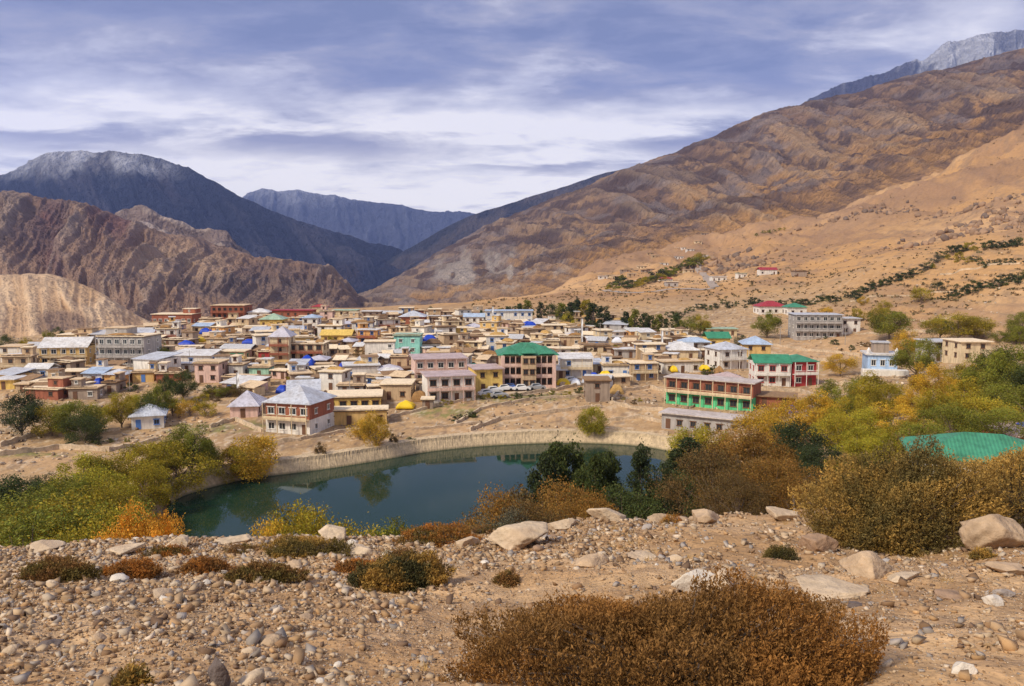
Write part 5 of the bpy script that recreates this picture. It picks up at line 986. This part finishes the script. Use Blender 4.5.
# ------------------------------------------------------------------ shrubs
def shrub(x, y, z, rx, ry, rz, nt_, leaf, colA, colB, label, seed, tl=.16, m=10, name='shrub', cat='shrub', group=None, mat='shrub_leaf'):
    r2 = np.random.RandomState(seed); d_ = unit(nt_ * 2, r2); d_ = d_[d_[:, 2] > -.12][:nt_]; n = len(d_); lum = np.zeros(n); 
    for k in range(26): c = unit(1, r2)[0]; c[2] = abs(c[2]); lum = np.maximum(lum, np.exp(-((1 - d_ @ c) / .022)) * r2.uniform(.4, 1.)); 
    depth = r2.uniform(0, 1, n) ** 2.2 * .42; azi = np.arctan2(d_[:, 1], d_[:, 0]); q1, q2, q3 = r2.uniform(0, 6, 3); rad = (.74 + .30 * lum) * (1 - depth) * (1 + .12 * np.sin(2 * azi + q1) + .10 * np.sin(3 * azi + q2) + .08 * np.sin(5 * azi + q3 + 3 * d_[:, 2])); B = d_ * rad[:, None] * [rx, ry, rz]; B[:, 2] = np.maximum(B[:, 2], .0)
    ax = d_ * [1 / rx, 1 / ry, 1.2 / rz]; ax /= np.linalg.norm(ax, axis=1)[:, None]; ax = ax * .8 + np.array([0, 0, .55]) + r2.normal(0, .35, (n, 3)); ax /= np.linalg.norm(ax, axis=1)[:, None]
    L_ = tl * r2.uniform(.5, 1.3, n); t = r2.uniform(0, 1, (n, m)); P = B[:, None] + ax[:, None] * (t * L_[:, None])[..., None] + r2.normal(0, 1, (n, m, 3)) * (leaf * .9 * (1.2 - t * .7))[..., None]
    la = ax[:, None] * .8 + r2.normal(0, .5, (n, m, 3)); la /= np.linalg.norm(la, axis=2)[..., None]; lb = np.cross(la, r2.normal(size=(n, m, 3))); lb /= np.linalg.norm(lb, axis=2)[..., None] + 1e-9
    sz = leaf * r2.uniform(.6, 1.4, (n, m, 1)); V = np.stack([P - la * sz, P + lb * sz * .36, P + la * sz, P - lb * sz * .36], 2).reshape(-1, 3); F = np.arange(n * m * 4).reshape(-1, 4)
    wmix = np.clip((fbm(B[:, 0] / rx * 2.6 + seed, B[:, 1] / ry * 2 + B[:, 2] / rz * 2, 3, seed) - .5) * 3.2 + .5 + r2.normal(0, .2, n), 0, 1)[:, None, None]
    c = np.array(colA) * (1 - wmix) + np.array(colB) * wmix; c = c * (.75 + .5 * t[..., None]) * r2.uniform(.75, 1.25, (n, m, 1)); c = np.repeat(c.reshape(-1, 3), 4, 0)
    root = empty(name, (x, y, z)); tag(root, label, cat, group)
    mk('foliage', V, F, cmat(mat, rough=.75, scales=(6.,), amp=.1, bump=(0, 0), spec=.15, trans=.22), root, col=c)
    st = MB()
    for k in range(0, n, max(1, n // 150)):
        e = Vector(B[k]); st.tube([(e.x * .1, e.y * .1, -.03), e * .55 + Vector((0, 0, .04 * rz)), e], [.018 * rx ** .5, .010 * rx ** .5, .003], 4)
    st.build('stems', BARK, root); return root
GOLD = (.40, .235, .055); RUST = (.42, .17, .035); OLV = (.16, .12, .035); DKG = (.075, .07, .028); BRN = (.25, .13, .045)
x, y, z = [float(q) for q in at(688, 700, 4.45)]; z = H1(x, y)
shrub(x, y + .25, z - .06, 1.42, .95, .56, 14500, .0115, (.29, .135, .035), (.22, .115, .035), 'wide low rust-brown juniper bush nearest of all on the slope'.replace('nearest of all', 'spreading lowest'), 41, tl=.085, m=11)
x, y, z = fhit(925, 556); shrub(x + .28, y + 1.0, z - .1, 1.95, 1.35, 1.75, 14000, .021, (.46, .28, .07), (.15, .115, .04), 'large dense gold-green shrub beside the square boulder', 42, tl=.17, m=12)
x, y, z = fhit(1030, 540); shrub(x + 1.1, y + 1.6, z - .1, 1.6, 1.2, 1.25, 5000, .022, (.46, .28, .07), (.15, .115, .04), 'second gold-green shrub growing behind the square boulder', 43, tl=.17, m=11)
for k, (u, v, w, h, cA, cB, lb) in enumerate([(46, 583, 96, 24, BRN, OLV, 'long flat brown-green mat shrub at the edge of the scree'), (123, 581, 68, 24, RUST, BRN, 'flat rust-red mat shrub beside the long brown-green one'), (199, 575, 60, 20, RUST, BRN, 'small rust mat shrub in the middle of the row'), (258, 583, 84, 19, BRN, OLV, 'brownish mat shrub lowest in the row on the scree'),
    (163, 559, 54, 14, RUST, OLV, 'thin rust mat shrub on the brink by the white slab'), (395, 592, 120, 40, GOLD, DKG, 'thick dark mat shrub with golden tips in the scree'), (356, 575, 56, 15, RUST, BRN, 'small rust shrub touching the thick golden-tipped mat'), (300, 560, 108, 22, GOLD, OLV, 'long olive-brown mat shrub below the brink rocks'), (440, 548, 104, 24, RUST, OLV, 'long rust and olive mat shrub on the brink above the lake'),
    (508, 588, 34, 20, OLV, BRN, 'small upright dark shrub below the largest boulder'), (782, 560, 34, 20, OLV, DKG, 'small green bush beside the shadowed rock'), (672, 518, 24, 16, RUST, GOLD, 'tiny orange bush on the brink under the narrow trees'), (130, 688, 30, 10, OLV, GOLD, 'small dry tuft-like plant low on the scree'), (240, 556, 50, 12, BRN, OLV, 'little brown mat between two rust mats'),
    (400, 560, 40, 14, OLV, BRN, 'little olive mat by the squat pale boulder'), (480, 530, 40, 12, BRN, OLV, 'brown mat hanging over the brink'), (985, 560, 30, 10, OLV, GOLD, 'small plant between the square boulder and the flattish rock')]):
    x, y, z = fhit(u, v); W = w * y / FPX / 2; Hh = max(.12, h * y / FPX * .7); n_ = int(1100 * (w / 60) * max(.6, h / 22)); shrub(x, y + W * .45, z - .04, W, W * .6, Hh, n_, .017 if w > 50 else .014, cA, cB, lb, 60 + k, tl=.07, m=9, group='low shrubs on the stony slope')
# dry grass in the stones
P = []; nb = 5200; X, Y, Z, U_, V_ = scatter(1500); g_ = fbm(X * .4, Y * .4, 3, 88) > .55; X, Y, Z = X[g_][:330], Y[g_][:330], Z[g_][:330]; k = r_.randint(0, len(X), nb); bx_ = X[k] + r_.normal(0, .05, nb); by = Y[k] + r_.normal(0, .05, nb); bz = Z[k]; hh = r_.uniform(.03, .11, nb); lx = r_.normal(0, .04, nb); ly = r_.normal(0, .04, nb)
V = np.stack([np.stack([bx_ - .003, by, bz - .01], 1), np.stack([bx_ + .003, by, bz - .01], 1), np.stack([bx_ + lx, by + ly, bz + hh], 1)], 1).reshape(-1, 3)
tag(mk('dry_grass', V, np.arange(nb * 3).reshape(-1, 3), pmat('dry_grass_blade', (.50, .33, .12), .8, .3, 3.)), kind='stuff')
# scrub dotted over the far slopes
n = 7500; Y = np.exp(r_.uniform(math.log(300), math.log(1150), n)); X = r_.uniform(-.05, .78, n) * Y; q = (fbm(X * .012, Y * .012, 4, 23) + r_.normal(0, .06, n) > .47) & (sstep(.25, .5, X / Y) + (Y > 430) > .5); X, Y = X[q], Y[q]; Z = height(X, Y); n = len(X)
kk = np.repeat(np.arange(n), 7); sc_ = r_.uniform(.35, 1.15, n)[kk]; P = np.stack([X[kk] + r_.normal(0, .5, n * 7) * sc_, Y[kk] + r_.normal(0, .5, n * 7) * sc_, Z[kk] + r_.uniform(0, .7, n * 7) * sc_], 1); V, F = leaf_quads(P, .55 * sc_, r_, asp=.8)
tag(mk('scrub', V, F, cmat('scrub_leaf', scales=(.5,), amp=.1, bump=(0, 0)), col=np.repeat(np.array([(.20, .14, .07), (.12, .10, .045), (.26, .17, .09)])[r_.randint(0, 3, n)][kk], 4, 0)), kind='stuff')
# rock outcrops on the far slope
n = 2600; Y = r_.uniform(560, 900, n); X = r_.uniform(.1, .75, n) * Y; q = fbm(X * .009 + Y * .003, Y * .004, 5, 63) + r_.normal(0, .03, n) > .56; X, Y = X[q], Y[q]; Z = height(X, Y); n = len(X)
tag(pebbles('loose_rocks', X, Y, Z, r_.uniform(1., 3.6, n), np.array([(.26, .17, .11), (.34, .22, .14), (.18, .13, .10)])[r_.randint(0, 3, n)], I2, flat=.8), kind='stuff')
# ------------------------------------------------------------------ straw, tarpaulins, vehicles, poles
def pile(name, x, y, z, w, d, h, m, label=None, desc=None, noun='pile', cat='pile', group=None, seed=0, sharp=2.):
    n = 13; g_ = np.linspace(-1, 1, n); A, B = np.meshgrid(g_, g_); Zt = h * np.clip(1 - np.maximum(np.abs(A), np.abs(B)) ** (sharp * 1.5), 0, 1) ** .7 * (.75 + .5 * fbm(A * 2 + seed, B * 2, 3, seed)); 
    V = np.stack([A * w / 2 * (1 + .12 * (vn(A * 3 + seed, B * 3) - .5)), B * d / 2, Zt], -1).reshape(-1, 3); idx = np.arange(n * n).reshape(n, n); F = np.stack([idx[:-1, :-1], idx[:-1, 1:], idx[1:, 1:], idx[1:, :-1]], -1).reshape(-1, 4)
    V2 = V.copy(); V2[:, 2] = -.5; V = np.vstack([V, V2]); F = np.vstack([F, F[:, ::-1] + n * n]); e = [idx[0, :], idx[:, -1], idx[-1, ::-1], idx[::-1, 0]]
    F = np.vstack([F] + [np.stack([q[1:], q[:-1], q[:-1] + n * n, q[1:] + n * n], 1) for q in e])
    o = mk(name, V, F, m, smooth=False); o.location = (x, y, z); tag(o, label, cat, group)
    if not label: later(o, desc, noun, x, y)
    return o
TB = pmat('tarp_blue', (.015, .06, .48), .45, .2, 2., bump=.5); TY = pmat('tarp_yellow', (.80, .55, .02), .5, .15, 2., bump=.4); TW = pmat('tarp_white', (.72, .74, .80), .5, .1, 2., bump=.4); TG = pmat('tarp_green', (.02, .45, .22), .5, .15, 2.); TP = pmat('cloth_pink', (.70, .05, .16), .6, .15, 2.)
STR = [pmat('straw_brown', (.34, .19, .075), 1, .35, 2.5, bump=.8), pmat('straw_gold', (.48, .30, .11), 1, .3, 2.5, bump=.8), pmat('brushwood', (.19, .12, .075), 1, .4, 3., bump=.8)]
def on_top(u, v, Yoff=0): return hit(u, v)
for u, v, w, h, m, nm, lb in TARPS:
    m = globals()[m]; p = hit(u, v) if u < 1000 else (lambda q: (q[0], q[1], H1(q[0], q[1])))([float(t_) for t_ in at(u, v, 80)]); x, y, z = p
    if u > 1000: z = float(at(u, v, 80)[2])
    k = y / FPX; pile(nm, x, y - .6, z + (1.3 if v < 375 else .4) * (u < 1000), w * k * 1.15, 3.4, max(1.1, h * k * (.95 if m is TB else .7)), m, lb, cat='tarpaulin', group='coloured sheets in the village', seed=u, sharp=1.3)
# straw and brushwood stacks on roofs and beside walls
tops = [(o, o.location.x, o.location.y) for o in bpy.data.objects if o.name.startswith('house') and o.type == 'EMPTY' and o.location.y < 430 and o.get('group', '').startswith('houses of the mountain')]
rng.shuffle(tops); ns_ = 0
for o, x, y in tops:
    rf = [c for c in o.children if c.name.startswith('brushwood_eaves')]
    if not rf or ns_ > 75: continue
    me = rf[0].data; xs = [v.co.x for v in me.vertices]; ys = [v.co.y for v in me.vertices]; zt = max(v.co.z for v in me.vertices) + .28; w = max(xs) - min(xs); a = rng.uniform(.25, .7) * w; xo = rng.uniform(-.5, .5) * (w - a); yo = max(ys) * rng.uniform(.15, .85)
    c, s_ = math.cos(o.rotation_euler.z), math.sin(o.rotation_euler.z); k = rng.randrange(3)
    q = pile('straw_stack' if k < 2 else 'brushwood_stack', x + xo * c - yo * s_, y + xo * s_ + yo * c, o.location.z + zt + .5 * 0, a, 1.5, rng.uniform(.5, 1.2), STR[k], None, ['brown straw stack on a roof', 'golden straw stack on a roof', 'dark brushwood stack on a roof'][k], 'stack', 'stack', 'stacks stored on the flat roofs', seed=ns_, sharp=1.6)
    for v in q.data.vertices:
        if v.co.z < 0: v.co.z = 0
    q.rotation_euler.z = o.rotation_euler.z; ns_ += 1
for i, (u, v, w, h) in enumerate([(391, 396, 16, 8), (382, 348, 14, 9), (457, 359, 16, 10), (497, 342, 12, 8), (420, 399, 16, 9), (616, 392, 14, 8), (585, 348, 12, 6), (268, 356, 12, 6), (718, 374, 9, 8), (640, 352, 10, 5), (130, 356, 10, 5), (470, 345, 10, 6)]):
    x, y, z = hit(u, v); k = y / FPX; pile('haystack', x, y - 1, z, w * k, 3, h * k, STR[i % 2], None, 'brown haystack on the ground', 'haystack', 'haystack', 'haystacks between the houses', seed=i + 50, sharp=1.5)
# vehicles
CARW = pmat('car_white', (.75, .76, .78), .3, .05, 1., spec=.5); CARB = pmat('car_blue', (.05, .10, .30), .3, .1, 1., spec=.5); CARS = pmat('car_silver', (.45, .47, .5), .3, .05, 1., metal=.4); TYRE = pmat('tyre_rubber', (.02, .02, .02), .9, .1); HEADL = pmat('headlight_glass', (.8, .8, .75), .15, .05)
def car(x, y, rz, m, label, cat='car', name='parked_car'):
    z = H1(x, y) + .1; root = empty(name, (x, y, z), rz); tag(root, label, cat, 'vehicles parked by the guesthouse')
    prof = [(-2.1, .35), (-2.15, .75), (-1.95, .95), (-1.5, 1.0), (-1.15, 1.52), (.6, 1.55), (1.15, 1.02), (1.95, .88), (2.15, .65), (2.12, .35)]
    V = [(a, -.82 + (.14 if b_ > 1.1 else 0), b_) for a, b_ in prof] + [(a, .82 - (.14 if b_ > 1.1 else 0), b_) for a, b_ in prof]; n = len(prof)
    F = [tuple(range(n)), tuple(range(2 * n - 1, n - 1, -1))] + [(i, i + n, (i + 1) % n + n, (i + 1) % n) for i in range(n)]; mk('body', V, F, m, root)
    g_ = MB()
    for s_ in (-1, 1): g_.add([(-1.35, s_ * .815, 1.02), (1.0, s_ * .815, 1.02), (.55, s_ * .70, 1.48), (-1.08, s_ * .70, 1.48)], [(0, 1, 2, 3)])
    g_.add([(1.17, -.66, 1.06), (1.17, .66, 1.06), (.66, .58, 1.52), (.66, -.58, 1.52)], [(0, 1, 2, 3)]); g_.build('windows', GLASS, root)
    for a in (-1.35, 1.35):
        for s_ in (-.8, .8):
            w_ = MB(); w_.tube([(a, s_ - .1, .34), (a, s_ + .1, .34)], .34, 12); w_.build('wheel', TYRE, root)
    for s_ in (-.6, .6): MB().box(2.1, s_ - .16, .6, 2.17, s_ + .16, .78).build('headlight', HEADL, root)
for i, (u, v, a, m, lb) in enumerate([(487, 396, 20, CARW, 'white car at the lower end of the parking row'), (494, 393, 15, CARW, 'white car in the middle of the parking row'), (499, 398, 12, CARS, 'silver car in front of the parking row'), (505, 391, 10, CARW, 'white car by the corner of the yellow house'), (511, 390, 0, CARB, 'dark blue car below the green-roofed hotel'), (522, 391, 5, CARW, 'white car parked alone before the hotel entrance'), (537, 390, 8, CARS, 'silver car before the hill-side wing of the hotel'), (571, 383, 20, CARW, 'white car on the raised road end')]):
    p = hit(u, v); car(p[0], p[1], R(a), m, lb)
# poles, flags and the chorten
POLE = pmat('pole_grey', (.35, .32, .29), .8, .2, 3.); FLAG = pmat('flag_white', (.8, .8, .8), .8, .05, 3.)
def pole(u, vb, vt, flag=False, label=None):
    p = hit(u, vb); x, y, z = p; h = float(at(u, vt, y)[2]) - z; root = empty('flagpole' if flag else 'utility_pole', (x, y, z)); tag(root, label, 'flagpole' if flag else 'pole', None if flag else 'poles along the lanes')
    if not label: later(root, 'thin grey utility pole', 'pole', x, y)
    MB().tube([(0, 0, -.5), (0, 0, h)], [.11, .07], 6).build('post', POLE, root)
    if flag:
        n = 16; V = [(.08 + a * .55, .12 * math.sin(k * .9 + a), h * (.97 - .8 * k / n)) for k in range(n + 1) for a in (0, 1)]; V += [(q[0], q[1] + .02, q[2]) for q in V]; o_ = 2 * (n + 1); F = [(2 * k, 2 * k + 1, 2 * k + 3, 2 * k + 2) for k in range(n)]; F += [tuple(q + o_ for q in f)[::-1] for f in F]; mk('flag', V, F, FLAG, root)
    else: MB().box(-.8, -.06, h - .6, .8, .06, h - .48).build('crossarm', POLE, root)
pole(581, 347, 318, True, 'tall white prayer flag on a pole above the tan flat-roofed house'); pole(237, 396, 372, True, 'leaning white prayer flag on a pole behind the pinkish hipped roof'); pole(661, 352, 330, True, 'slim white prayer flag pole near the white hotel'); pole(492, 330, 306, True, 'white prayer flag near the poplars at the top of the village')
for u, vb, vt in [(328, 316, 300), (300, 346, 326), (420, 352, 330), (463, 366, 344), (560, 366, 344), (644, 368, 348), (700, 366, 344), (190, 372, 350), (130, 392, 368), (350, 400, 378), (600, 345, 322), (780, 345, 326), (60, 392, 370), (845, 345, 325), (720, 404, 380)]: pole(u, vb, vt)
def chorten(u, v, hpx, label):
    x, y, z = hit(u, v); k = hpx * y / FPX / 4.2; r0 = empty('chorten', (x, y, z)); r0.scale = (k, k, k); tag(r0, label, 'chorten', None); w = roofm('white')
    m = MB(); m.box(-1, -1, -1, 1, 1, .8); m.box(-.85, -.85, .8, .85, .85, 1.1); m.box(-.7, -.7, 1.1, .7, .7, 1.4); m.build('plinth', w, r0)
    MB().tube([(0, 0, 1.4), (0, 0, 1.7), (0, 0, 2.4), (0, 0, 2.6)], [.5, .62, .6, .3], 14).build('dome', w, r0); MB().tube([(0, 0, 2.6), (0, 0, 3.9), (0, 0, 4.2)], [.2, .07, .02], 8).build('spire', FRAMES['red'], r0)
chorten(491, 363, 12, 'white chorten beside the green-roofed hotel'); chorten(812, 364, 7, 'small white chorten on the field behind the crimson guesthouse')
finish_labels()
